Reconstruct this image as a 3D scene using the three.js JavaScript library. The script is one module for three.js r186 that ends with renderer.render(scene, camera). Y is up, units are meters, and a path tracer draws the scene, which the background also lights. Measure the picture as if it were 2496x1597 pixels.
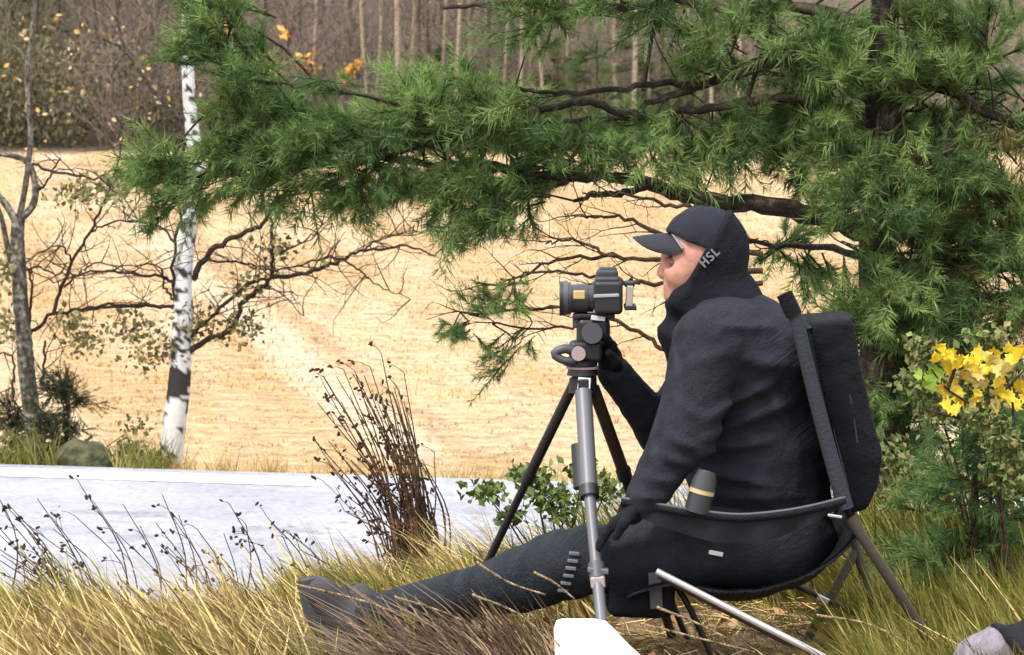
import * as THREE from 'three';
import { mergeGeometries } from 'three/addons/utils/BufferGeometryUtils.js';
import { ImprovedNoise } from 'three/addons/math/ImprovedNoise.js';
import { RoundedBoxGeometry } from 'three/addons/geometries/RoundedBoxGeometry.js';
import { FontLoader } from 'three/addons/loaders/FontLoader.js';
import { TextGeometry } from 'three/addons/geometries/TextGeometry.js';

// ---------- camera, sky, sun, exposure ----------
const scene = new THREE.Scene();
const F = 9660, CX = 1248, CY = 798.5, EYE = 2.1, PITCH = Math.atan(724.5 / F);
const camera = new THREE.PerspectiveCamera(2 * Math.atan(CY / F) * 180 / Math.PI, 1024 / 655, 0.2, 900);
camera.position.set(0, EYE, 0);
camera.rotation.x = -PITCH;
camera.focus = 10;
camera.userData.fStop = 20;

const SUN = new THREE.Vector3(-5, 10, 5).normalize();
{
  const W = 128, H = 64, data = new Float32Array(W * H * 4);
  for (let j = 0; j < H; j++) for (let i = 0; i < W; i++) {
    const el = (j + 0.5) / H * Math.PI - Math.PI / 2, az = (i + 0.5) / W * 2 * Math.PI - Math.PI;
    const y = Math.sin(el), dir = new THREE.Vector3(Math.cos(el) * Math.cos(az), y, Math.cos(el) * Math.sin(az));
    const glow = Math.pow(Math.max(0, dir.dot(SUN)), 3);
    const l = y >= 0 ? 0.36 + 0.70 * y + 0.4 * glow : 0.25;
    const k = (j * W + i) * 4;
    data[k] = l * 0.97; data[k + 1] = l * 0.99; data[k + 2] = l * 1.05; data[k + 3] = 1;
  }
  const sky = new THREE.DataTexture(data, W, H, THREE.RGBAFormat, THREE.FloatType);
  sky.mapping = THREE.EquirectangularReflectionMapping;
  sky.magFilter = sky.minFilter = THREE.LinearFilter;
  sky.wrapS = THREE.RepeatWrapping;
  sky.needsUpdate = true;
  scene.background = sky;
  scene.environment = sky;
}
const sun = new THREE.DirectionalLight(0xfff2e0, 1.5);
sun.position.copy(SUN).multiplyScalar(60);
sun.castShadow = true;
sun.shadow.radius = 22;
sun.shadow.mapSize.set(2048, 2048);
Object.assign(sun.shadow.camera, { left: -30, right: 30, top: 30, bottom: -60, near: 1, far: 200 });
scene.add(sun, sun.target);

const renderer = new THREE.WebGLRenderer({ antialias: true });
renderer.setSize(1024, 655);
renderer.shadowMap.enabled = true;
renderer.toneMapping = THREE.LinearToneMapping;
renderer.toneMappingExposure = 2.4;

// ---------- helpers ----------
let seed = 12345;
const rnd = () => { seed = (seed + 0x6D2B79F5) | 0; let t = Math.imul(seed ^ (seed >>> 15), 1 | seed); t = (t + Math.imul(t ^ (t >>> 7), 61 | t)) ^ t; return ((t ^ (t >>> 14)) >>> 0) / 4294967296; };
const R = (a, b) => a + (b - a) * rnd();
const pick = a => a[Math.floor(rnd() * a.length)];
const gauss = () => (rnd() + rnd() + rnd() + rnd() - 2) * 1.0;
const V = (x, y, z) => new THREE.Vector3(x, y, z);
const clamp = (x, a, b) => Math.min(b, Math.max(a, x));
const sstep = (a, b, x) => { const t = clamp((x - a) / (b - a), 0, 1); return t * t * (3 - 2 * t); };
const lerp = (a, b, t) => a + (b - a) * t;
const perlin = new ImprovedNoise();
const noise = (x, y, z) => perlin.noise(x, y, z);
const fbm = (x, y, z) => noise(x, y, z) + 0.5 * noise(x * 2.1, y * 2.1, z * 2.1 + 7) + 0.25 * noise(x * 4.3, y * 4.3, z * 4.3 + 3);
const CP = Math.cos(PITCH), SP = Math.sin(PITCH);
// photograph position at a distance in metres -> point in the place
function at(px, py, d) {
  const x = (px - CX) / F, y = -(py - CY) / F, z = -1;
  const wy = y * CP + z * SP, wz = -y * SP + z * CP;
  const t = d / -wz;
  return V(x * t, EYE + wy * t, wz * t);
}
function toPx(p) {
  const dy = p.y - EYE, z = p.z;
  const y = dy * CP - z * SP, zz = dy * SP + z * CP;
  return [CX + F * p.x / -zz, CY - F * y / -zz];
}
const taken = {};
function numbered(n) { taken[n] = (taken[n] ?? -1) + 1; return taken[n] ? n + '_' + String(taken[n]).padStart(3, '0') : n; }
function tag(o, label, category, group, kind) {
  if (label) o.userData.label = label;
  if (category) o.userData.category = category;
  if (group) o.userData.group = group;
  if (kind) o.userData.kind = kind;
  return o;
}
function shade(m) { m.castShadow = true; m.receiveShadow = true; return m; }
function thing(name, label, category, group, kind) {
  const g = new THREE.Group(); g.name = numbered(name); scene.add(g); return tag(g, label, category, group, kind);
}
function part(name, geo, mat, parent, kind) {
  const m = shade(new THREE.Mesh(Array.isArray(geo) ? merge(geo) : geo, mat));
  m.name = parent === scene ? numbered(name) : name; parent.add(m);
  if (kind) m.userData.kind = kind;
  return m;
}
function merge(list) {
  list = list.filter(Boolean).map(g => {
    g = g.index ? g.toNonIndexed() : g;
    for (const k of Object.keys(g.attributes)) if (!['position', 'normal', 'uv', 'color'].includes(k)) g.deleteAttribute(k);
    if (!g.attributes.uv) g.setAttribute('uv', new THREE.BufferAttribute(new Float32Array(g.attributes.position.count * 2), 2));
    return g;
  });
  const anyColor = list.some(g => g.attributes.color);
  if (anyColor) for (const g of list) if (!g.attributes.color) g.setAttribute('color', new THREE.BufferAttribute(new Float32Array(g.attributes.position.count * 3).fill(1), 3));
  return list.length === 1 ? list[0] : mergeGeometries(list);
}
function tint(g, c) {
  const n = g.attributes.position.count, a = new Float32Array(n * 3);
  for (let i = 0; i < n; i++) { a[3 * i] = c[0]; a[3 * i + 1] = c[1]; a[3 * i + 2] = c[2]; }
  g.setAttribute('color', new THREE.BufferAttribute(a, 3)); return g;
}
// tapered tube along points; radii = number[] or [r0, r1]
function tube(pts, r0, r1, seg = 6, wob = 0) {
  const n = pts.length, pos = [], nor = [], uv = [], idx = [];
  let T = V(0, 0, 0).subVectors(pts[1], pts[0]).normalize();
  let N = Math.abs(T.y) < 0.9 ? V(0, 1, 0) : V(1, 0, 0); N.addScaledVector(T, -N.dot(T)).normalize();
  let len = 0;
  for (let i = 0; i < n; i++) {
    T = V(0, 0, 0).subVectors(pts[Math.min(n - 1, i + 1)], pts[Math.max(0, i - 1)]).normalize();
    N.addScaledVector(T, -N.dot(T)).normalize();
    const B = V(0, 0, 0).crossVectors(T, N);
    if (i) len += pts[i].distanceTo(pts[i - 1]);
    const r = lerp(r0, r1, i / (n - 1)) * (1 + (wob ? wob * noise(i * 0.9, pts[0].x * 7, 3) : 0));
    for (let j = 0; j <= seg; j++) {
      const a = j / seg * 2 * Math.PI, c = Math.cos(a), s = Math.sin(a);
      const nx = N.x * c + B.x * s, ny = N.y * c + B.y * s, nz = N.z * c + B.z * s;
      pos.push(pts[i].x + nx * r, pts[i].y + ny * r, pts[i].z + nz * r); nor.push(nx, ny, nz); uv.push(j / seg * 6.283 * Math.max(r0, r1), len);
      if (i < n - 1 && j < seg) { const a0 = i * (seg + 1) + j, b0 = a0 + seg + 1; idx.push(a0, a0 + 1, b0, b0, a0 + 1, b0 + 1); }
    }
  }
  for (const [k, ring, flip] of [[0, 0, 1], [n - 1, (n - 1) * (seg + 1), 0]]) {
    const c = pos.length / 3, t = k ? 1 : -1;
    T = V(0, 0, 0).subVectors(pts[k ? n - 1 : 1], pts[k ? n - 2 : 0]).normalize().multiplyScalar(t);
    pos.push(pts[k].x, pts[k].y, pts[k].z); nor.push(T.x, T.y, T.z); uv.push(0, len);
    for (let j = 0; j < seg; j++) flip ? idx.push(c, ring + j + 1, ring + j) : idx.push(c, ring + j, ring + j + 1);
  }
  const g = new THREE.BufferGeometry();
  g.setAttribute('position', new THREE.Float32BufferAttribute(pos, 3));
  g.setAttribute('normal', new THREE.Float32BufferAttribute(nor, 3));
  g.setAttribute('uv', new THREE.Float32BufferAttribute(uv, 2));
  g.setIndex(idx); return g;
}
// smooth polyline through control points
function smooth(pts, n) { return new THREE.CatmullRomCurve3(pts, false, 'catmullrom', 0.5).getPoints(n); }
function limb(list, d, r0, r1, seg = 6, jag = 0) { // list of [px, py, depth offset]
  const c = list.map(([x, y, o]) => at(x, y, d + (o || 0)));
  const pts = smooth(c, Math.max(6, list.length * 4));
  if (jag) for (let i = 1; i < pts.length - 1; i++) { pts[i].x += gauss() * jag; pts[i].y += gauss() * jag; pts[i].z += gauss() * jag; }
  return { geo: tube(pts, r0, r1, seg, 0.15), pts };
}
function bar(a, b, r, seg = 10) { return tube([a, a.clone().lerp(b, 0.5), b], r, r, seg); }
function place(g, p, rx = 0, ry = 0, rz = 0, s = 1) {
  g.applyMatrix4(new THREE.Matrix4().compose(p, new THREE.Quaternion().setFromEuler(new THREE.Euler(rx, ry, rz)), typeof s === 'number' ? V(s, s, s) : s)); return g;
}
function rbox(w, h, d, r, p, rx = 0, ry = 0, rz = 0) { return place(new RoundedBoxGeometry(w, h, d, 3, r), p, rx, ry, rz); }
// surface of a distance field (surface nets)
function skin(f, lo, hi, h) {
  const nx = Math.ceil((hi.x - lo.x) / h) + 1, ny = Math.ceil((hi.y - lo.y) / h) + 1, nz = Math.ceil((hi.z - lo.z) / h) + 1;
  const D = new Float32Array(nx * ny * nz), id = new Int32Array(nx * ny * nz).fill(-1), I = (i, j, k) => i + nx * (j + ny * k);
  for (let k = 0; k < nz; k++) for (let j = 0; j < ny; j++) for (let i = 0; i < nx; i++) D[I(i, j, k)] = f(lo.x + i * h, lo.y + j * h, lo.z + k * h);
  const pos = [], idx = [];
  const off = [[0, 0, 0], [1, 0, 0], [0, 1, 0], [1, 1, 0], [0, 0, 1], [1, 0, 1], [0, 1, 1], [1, 1, 1]];
  const edges = [[0, 1], [2, 3], [4, 5], [6, 7], [0, 2], [1, 3], [4, 6], [5, 7], [0, 4], [1, 5], [2, 6], [3, 7]];
  for (let k = 0; k < nz - 1; k++) for (let j = 0; j < ny - 1; j++) for (let i = 0; i < nx - 1; i++) {
    let m = 0; const v = [];
    for (let c = 0; c < 8; c++) { v[c] = D[I(i + off[c][0], j + off[c][1], k + off[c][2])]; if (v[c] < 0) m |= 1 << c; }
    if (m === 0 || m === 255) continue;
    let x = 0, y = 0, z = 0, n = 0;
    for (const [a, b] of edges) if ((v[a] < 0) !== (v[b] < 0)) {
      const t = v[a] / (v[a] - v[b]);
      x += off[a][0] + t * (off[b][0] - off[a][0]); y += off[a][1] + t * (off[b][1] - off[a][1]); z += off[a][2] + t * (off[b][2] - off[a][2]); n++;
    }
    id[I(i, j, k)] = pos.length / 3;
    pos.push(lo.x + (i + x / n) * h, lo.y + (j + y / n) * h, lo.z + (k + z / n) * h);
  }
  const quad = (a, b, c, d, flip) => { if (a < 0 || b < 0 || c < 0 || d < 0) return; flip ? idx.push(a, c, b, a, d, c) : idx.push(a, b, c, a, c, d); };
  for (let k = 1; k < nz - 1; k++) for (let j = 1; j < ny - 1; j++) for (let i = 1; i < nx - 1; i++) {
    const s = D[I(i, j, k)] < 0;
    if (s !== D[I(i + 1, j, k)] < 0) quad(id[I(i, j - 1, k - 1)], id[I(i, j, k - 1)], id[I(i, j, k)], id[I(i, j - 1, k)], !s);
    if (s !== D[I(i, j + 1, k)] < 0) quad(id[I(i - 1, j, k - 1)], id[I(i - 1, j, k)], id[I(i, j, k)], id[I(i, j, k - 1)], !s);
    if (s !== D[I(i, j, k + 1)] < 0) quad(id[I(i - 1, j - 1, k)], id[I(i, j - 1, k)], id[I(i, j, k)], id[I(i - 1, j, k)], !s);
  }
  const g = new THREE.BufferGeometry();
  g.setAttribute('position', new THREE.Float32BufferAttribute(pos, 3));
  g.setIndex(idx); g.computeVertexNormals();
  const uv = new Float32Array(pos.length / 3 * 2);
  for (let i = 0; i < uv.length / 2; i++) { uv[2 * i] = pos[3 * i] + 0.7 * pos[3 * i + 2]; uv[2 * i + 1] = pos[3 * i + 1] + 0.4 * pos[3 * i + 2]; }
  g.setAttribute('uv', new THREE.BufferAttribute(uv, 2));
  return g;
}
// distance-field pieces
function cone(a, b, ra, rb) { // tapered capsule
  const bx = b.x - a.x, by = b.y - a.y, bz = b.z - a.z, l2 = bx * bx + by * by + bz * bz || 1e-9;
  return (x, y, z) => {
    const px = x - a.x, py = y - a.y, pz = z - a.z, t = clamp((px * bx + py * by + pz * bz) / l2, 0, 1);
    return Math.hypot(px - bx * t, py - by * t, pz - bz * t) - (ra + (rb - ra) * t);
  };
}
function ellip(c, rx, ry, rz, rot = 0) {
  const co = Math.cos(rot), si = Math.sin(rot);
  return (x, y, z) => {
    const X = x - c.x, Y = y - c.y, a = X * co + Y * si, b = -X * si + Y * co, Z = z - c.z;
    const k0 = Math.hypot(a / rx, b / ry, Z / rz), k1 = Math.hypot(a / (rx * rx), b / (ry * ry), Z / (rz * rz));
    return k1 < 1e-9 ? -Math.min(rx, ry, rz) : k0 * (k0 - 1) / k1;
  };
}
const smin = (a, b, k) => { const h = Math.max(k - Math.abs(a - b), 0) / k; return Math.min(a, b) - h * h * k * 0.25; };
const smax = (a, b, k) => -smin(-a, -b, k);
const union = (list, k) => (x, y, z) => { let d = list[0](x, y, z); for (let i = 1; i < list.length; i++) d = smin(d, list[i](x, y, z), k); return d; };
function bounds(list, pad) { const b = new THREE.Box3().setFromPoints(list); b.expandByScalar(pad); return b; }

// ---------- textures (grain only) ----------
function noiseTex(size, fn, srgb, rep = 1) {
  const a = new Uint8Array(size * size * 4);
  for (let j = 0; j < size; j++) for (let i = 0; i < size; i++) {
    const c = fn(i / size, j / size), k = (j * size + i) * 4;
    for (let q = 0; q < 3; q++) a[k + q] = clamp(Array.isArray(c) ? c[q] : c, 0, 1) * 255; a[k + 3] = 255;
  }
  const t = new THREE.DataTexture(a, size, size); t.wrapS = t.wrapT = THREE.RepeatWrapping; t.magFilter = THREE.LinearFilter; t.minFilter = THREE.LinearMipmapLinearFilter; t.generateMipmaps = true;
  if (srgb) t.colorSpace = THREE.SRGBColorSpace; t.repeat.set(rep, rep); t.needsUpdate = true; return t;
}
const tn = (u, v, f, s) => { // tiling noise by blending
  const n = (a, b) => noise(a * f, b * f, s);
  return lerp(lerp(n(u, v), n(u - 1, v), u), lerp(n(u, v - 1), n(u - 1, v - 1), u), v) * 1.4;
};
const grainMap = noiseTex(256, (u, v) => 0.82 + 0.22 * tn(u, v, 6, 1) + 0.2 * tn(u, v, 22, 2) + 0.22 * tn(u, v, 70, 3), true);
const grainBump = noiseTex(256, (u, v) => 0.5 + 0.3 * tn(u, v, 30, 4) + 0.3 * tn(u, v, 80, 5), false);
const clothBump = noiseTex(256, (u, v) => 0.5 + 0.25 * tn(u, v, 14, 6) + 0.3 * tn(u, v, 60, 8), false);
const clothMap = noiseTex(256, (u, v) => 0.86 + 0.16 * tn(u, v, 5, 6) + 0.12 * tn(u, v, 40, 9), true);
const roadMap = noiseTex(512, (u, v) => { const st = sstep(0.28, 0.5, tn(u, v, 9, 17)); const n = 0.9 + 0.14 * tn(u, v, 4, 11) + 0.1 * tn(u, v, 30, 12) + 0.18 * tn(u, v, 110, 13) - 0.1 * st - 0.3 * sstep(0.52, 0.62, tn(u, v, 60, 19)); return [n * 0.97, n * 0.98, n]; }, true);
const barkMap = noiseTex(256, (u, v) => { const n = 0.7 + 0.5 * tn(u, v, 9, 15) + 0.35 * tn(u, v, 30, 16); return [n, n * 0.96, n * 0.9]; }, true);
const paintMap = noiseTex(512, (u, v) => { const w = sstep(0.38, 0.46, 0.6 * tn(u, v, 26, 31) + 0.5 * tn(u, v, 90, 32)); return lerp(0.97 + 0.05 * tn(u, v, 8, 33), 0.72, w); }, true);
const skinMap = noiseTex(256, (u, v) => { const n = 0.92 + 0.1 * tn(u, v, 8, 41) + 0.08 * tn(u, v, 50, 42); return [n, n * (0.95 + 0.06 * tn(u, v, 5, 43)), n * 0.95]; }, true);
const rep = (t, x, y = x) => { const c = t.clone(); c.repeat.set(x, y); c.needsUpdate = true; return c; };
const std = (rgb, rough = 0.85, extra = {}) => { const { c, ...e } = extra; const m = new THREE.MeshStandardMaterial({ roughness: rough, ...e }); m.color.setRGB(...rgb); return m; };

const cloth = (rgb, rough, spec, extra = {}) => { const m = new THREE.MeshPhysicalMaterial({ roughness: rough, specularIntensity: spec, ...extra }); m.color.setRGB(...rgb); return m; };
const M = {
  ground: std([1, 1, 1], 0.95, { vertexColors: true, map: rep(grainMap, 0.9), bumpMap: rep(grainBump, 1.3), bumpScale: 0.02 }),
  road: std([0.40, 0.40, 0.44], 0.42, { map: rep(roadMap, 0.31), bumpMap: rep(grainBump, 3), bumpScale: 0.004 }),
  paint: std([0.84, 0.84, 0.84], 0.6, { map: rep(paintMap, 0.8) }),
  leafy: std([1, 1, 1], 0.75, { vertexColors: true, side: THREE.DoubleSide }),
  straw: new THREE.MeshPhysicalMaterial({ roughness: 0.9, specularIntensity: 0.3, vertexColors: true, side: THREE.DoubleSide }),
  bark: std([1, 1, 1], 0.95, { vertexColors: true, bumpMap: rep(grainBump, 6), bumpScale: 0.01, map: rep(barkMap, 5) }),
  jacket: cloth([0.027, 0.0295, 0.041], 0.9, 0.35, { map: rep(clothMap, 5), bumpMap: rep(clothBump, 6), bumpScale: 0.004 }),
  trousers: cloth([0.026, 0.033, 0.042], 0.85, 0.35, { map: rep(clothMap, 5), bumpMap: rep(clothBump, 6), bumpScale: 0.006 }),
  hood: cloth([0.0095, 0.0105, 0.0155], 0.9, 0.25, { bumpMap: rep(clothBump, 7), bumpScale: 0.005 }),
  cap: cloth([0.017, 0.020, 0.028], 0.85, 0.3, { bumpMap: rep(clothBump, 10), bumpScale: 0.002 }),
  black: cloth([0.0085, 0.0095, 0.013], 0.8, 0.3, { bumpMap: rep(clothBump, 6), bumpScale: 0.005 }),
  nylon: cloth([0.010, 0.011, 0.016], 0.7, 0.35, { bumpMap: rep(clothBump, 4), bumpScale: 0.006 }),
  band: cloth([0.035, 0.041, 0.052], 0.75, 0.3, { bumpMap: rep(clothBump, 6), bumpScale: 0.004 }),
  skin: std([0.62, 0.35, 0.26], 0.5, { map: rep(skinMap, 6), bumpMap: rep(clothBump, 10), bumpScale: 0.0012 }),
  needle: new THREE.MeshPhysicalMaterial({ roughness: 0.9, specularIntensity: 0.5, transmission: 0.35, thickness: 0, vertexColors: true, side: THREE.DoubleSide }),
  plastic: std([0.014, 0.014, 0.018], 0.45),
  plasticGrey: std([0.06, 0.06, 0.075], 0.5),
  metalDark: std([0.02, 0.018, 0.018], 0.45, { metalness: 0.3 }),
  tubeGrey: std([0.12, 0.125, 0.14], 0.45, { metalness: 0.2 }),
  alu: std([0.62, 0.62, 0.64], 0.35, { metalness: 0.7 }),
  pale: std([0.7, 0.7, 0.74], 0.6),
  white: std([0.86, 0.86, 0.88], 0.5),
};

// ---------- ground, road ----------
const roadQ = (x, d) => d + 0.273 * x;
function groundY(x, d) {
  const q = roadQ(x, d);
  const crest = 11.15 + 0.25 * noise(x * 0.9, 1.5, 0.2) + 0.75 * sstep(0.15, 0.6, x) - 0.4 * sstep(0.4, 0.7, -x);
  let y = 0.5 + 0.05 * fbm(x * 1.1, d * 1.1, 0.3) + 0.015 * noise(x * 7, d * 7, 2);
  y = lerp(y, -0.04, sstep(crest, Math.min(12.6, crest + 1.35), q));
  y = lerp(y, -0.38 + 0.1 * noise(x * 0.13, d * 0.09, 5) + 0.02 * noise(x * 1.7, d * 1.7, 9), sstep(18.55, 20.2, q));
  if (d > 82) y += Math.pow(Math.max(0, d - 86), 1.15) * 0.12 * (1 - 0.3 * noise(x * 0.05, d * 0.05, 1)) + 0.25 * sstep(82, 86, d);
  return Math.min(y, 26);
}
const mixc = (a, b, t) => [lerp(a[0], b[0], t), lerp(a[1], b[1], t), lerp(a[2], b[2], t)];
function fieldColor(x, d) {
  const n = fbm(x * 0.35, d * 0.11, 4), m = fbm(x * 1.6, d * 0.5, 8);
  const s = x + 0.15 * d + 0.12 * noise(d * 0.2, x * 0.3, 2), bandN = fbm(s * 1.3, d * 0.025, 31);
  let c = mixc([0.57, 0.375, 0.185], [0.66, 0.49, 0.295], sstep(-0.35, 0.35, 0.4 * n + 0.8 * bandN));
  c = mixc(c, [0.52, 0.335, 0.155], 0.4 * sstep(0.1, 0.8, m));
  c = mixc(c, [0.70, 0.58, 0.42], 0.8 * (1 - sstep(0.12, 0.3, Math.abs(s - 2.8)))); c = mixc(c, [0.44, 0.28, 0.14], 0.6 * (1 - sstep(0.05, 0.14, Math.abs(s - 3.2))));
  c = mixc(c, [0.68, 0.55, 0.40], 0.75 * sstep(0.15, 0.75, fbm(x * 0.22 + 3, d * 0.07, 14)));
  c = mixc(c, [0.42, 0.25, 0.10], 0.5 * sstep(0.25, 0.8, fbm(x * 0.5, d * 0.16, 21)));
  return c;
}
{
  const xs = [], ds = [];
  for (let x = -2.6; x <= 2.601; x += 0.05) xs.push(x);
  for (let s = 2.7, st = 0.12; s < 240; s += st, st *= 1.16) { xs.push(s); xs.unshift(-s); }
  for (let d = -40; d < 8; d += 4) ds.push(d);
  for (let d = 8; d < 14; d += 0.06) ds.push(d);
  for (let d = 14; d < 22; d += 0.12) ds.push(d);
  for (let d = 22; d < 100; d += 0.6) ds.push(d);
  for (let d = 100; d < 460; d += 12) ds.push(d);
  const nx = xs.length, pos = [], col = [], uv = [], idx = [];
  ds.forEach((d, j) => xs.forEach((x, i) => {
    pos.push(x, groundY(x, d), -d); uv.push(x, d);
    const q = roadQ(x, d), n = fbm(x * 2.3, d * 2.3, 6);
    let c = mixc([0.20, 0.135, 0.075], [0.34, 0.24, 0.11], sstep(-0.5, 0.6, n));
    c = mixc(c, [0.15, 0.15, 0.05], 0.6 * sstep(0.1, 0.7, fbm(x * 1.1, d * 1.1, 9)));
    c = mixc(c, [0.36, 0.22, 0.10], 0.7 * sstep(0.2, 0.45, x) * sstep(1.0, 0.75, x) * sstep(10.8, 10.3, d));
    c = mixc(c, mixc([0.30, 0.25, 0.10], [0.5, 0.36, 0.17], sstep(-0.4, 0.4, n)), sstep(18.3, 18.8, q));
    c = mixc(c, fieldColor(x, d), sstep(19.6, 20.6, q));
    c = mixc(c, mixc([0.10, 0.065, 0.042], [0.16, 0.11, 0.065], sstep(-0.5, 0.5, fbm(x * 0.6, d * 0.6, 3))), sstep(79.5, 82, d + 1.2 * noise(x * 0.5, 0, 0)));
    col.push(...c);
    if (i < nx - 1 && j < ds.length - 1) { const a = j * nx + i, b = a + nx; idx.push(a, a + 1, b, b, a + 1, b + 1); }
  }));
  const g = new THREE.BufferGeometry();
  g.setAttribute('position', new THREE.Float32BufferAttribute(pos, 3));
  g.setAttribute('color', new THREE.Float32BufferAttribute(col, 3));
  g.setAttribute('uv', new THREE.Float32BufferAttribute(uv, 2));
  g.setIndex(idx); g.computeVertexNormals();
  tag(part('ground', g, M.ground, scene), 'grassy bank, pale straw field beyond the road and brown forest floor', 'ground', null, 'structure');
  // strips that follow the road
  const strip = (q0, q1, x0, x1, y, nq, step) => {
    const p = [], t = [], ix = []; let nxx = 0;
    for (let q = 0; q <= nq; q++) { nxx = 0; for (let x = x0; x <= x1 + 1e-6; x += step) { const Q = lerp(q0, q1, q / nq); p.push(x, y + 0.006 * noise(x * 0.7, Q * 0.7, 1), -(Q - 0.273 * x)); t.push(x, Q); nxx++; } }
    for (let q = 0; q < nq; q++) for (let i = 0; i < nxx - 1; i++) { const a = q * nxx + i, b = a + nxx; ix.push(a, a + 1, b, b, a + 1, b + 1); }
    const s = new THREE.BufferGeometry();
    s.setAttribute('position', new THREE.Float32BufferAttribute(p, 3)); s.setAttribute('uv', new THREE.Float32BufferAttribute(t, 2)); s.setIndex(ix); s.computeVertexNormals(); return s;
  };
  const road = tag(part('road', strip(12.55, 18.45, -48, 48, 0, 14, 0.5), M.road, scene), 'pale damp asphalt road crossing behind the seated man', 'road', null, 'structure');
  for (const [a, b] of [[-12.0, -0.92], [2.0, 14], [-26, -15], [17, 28]]) part('edge_line', strip(17.93, 18.27, a, b, 0.003, 2, (b - a) / 24), M.paint, road);
}

// ---------- grass ----------
function blades(n, h, w, lean, spread, curl = 0.3, vary = 1) {
  const out = [];
  for (let i = 0; i < n; i++) {
    const a = R(0, 6.283), b = V(Math.cos(a) * spread * rnd(), 0, Math.sin(a) * spread * rnd()), H = h * R(0.5, 1.15), dir = V(lean + gauss() * 0.35, 1, gauss() * 0.4);
    const side = V(Math.cos(a), 0, Math.sin(a)), pos = [], idx = [], seg = 3, ww = w * R(0.6, 1.3), cx = curl * gauss() - 0.25 * Math.sign(-lean) * curl;
    for (let k = 0; k <= seg; k++) {
      const t = k / seg, p = b.clone().addScaledVector(dir, H * t); p.x += -Math.abs(cx) * H * t * t * Math.sign(-lean || 1); p.y -= 0.25 * H * t * t * Math.abs(curl);
      const q = ww * (1 - t * 0.92) / 2;
      pos.push(p.x - side.x * q, p.y, p.z - side.z * q, p.x + side.x * q, p.y, p.z + side.z * q);
      if (k < seg) { const o = k * 2; idx.push(o, o + 1, o + 2, o + 2, o + 1, o + 3); }
    }
    const g = new THREE.BufferGeometry(); g.setAttribute('position', new THREE.Float32BufferAttribute(pos, 3)); g.setIndex(idx); g.computeVertexNormals(); const k = 1 + vary * R(-0.4, 0.25); tint(g, [k, k * (1 + vary * R(-0.06, 0.03)), k * (1 + vary * R(-0.2, 0.05))]); out.push(g);
  }
  return merge(out);
}
const _m = new THREE.Matrix4(), _q = new THREE.Quaternion(), _e = new THREE.Euler();
function scatter(name, geo, mat, list, parent = scene, kind = 'stuff') { // list of {p, s, r:[x,y,z]|q, c}
  const im = shade(new THREE.InstancedMesh(geo, mat, list.length));
  list.forEach((o, i) => {
    _q.copy(o.q || new THREE.Quaternion().setFromEuler(_e.set(...(o.r || [0, 0, 0]))));
    im.setMatrixAt(i, _m.compose(o.p, _q, typeof o.s === 'number' ? V(o.s, o.s, o.s) : o.s));
    if (o.c) im.setColorAt(i, new THREE.Color().setRGB(...o.c));
  });
  im.name = parent === scene ? numbered(name) : name; im.userData.kind = kind; parent.add(im); return im;
}
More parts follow.
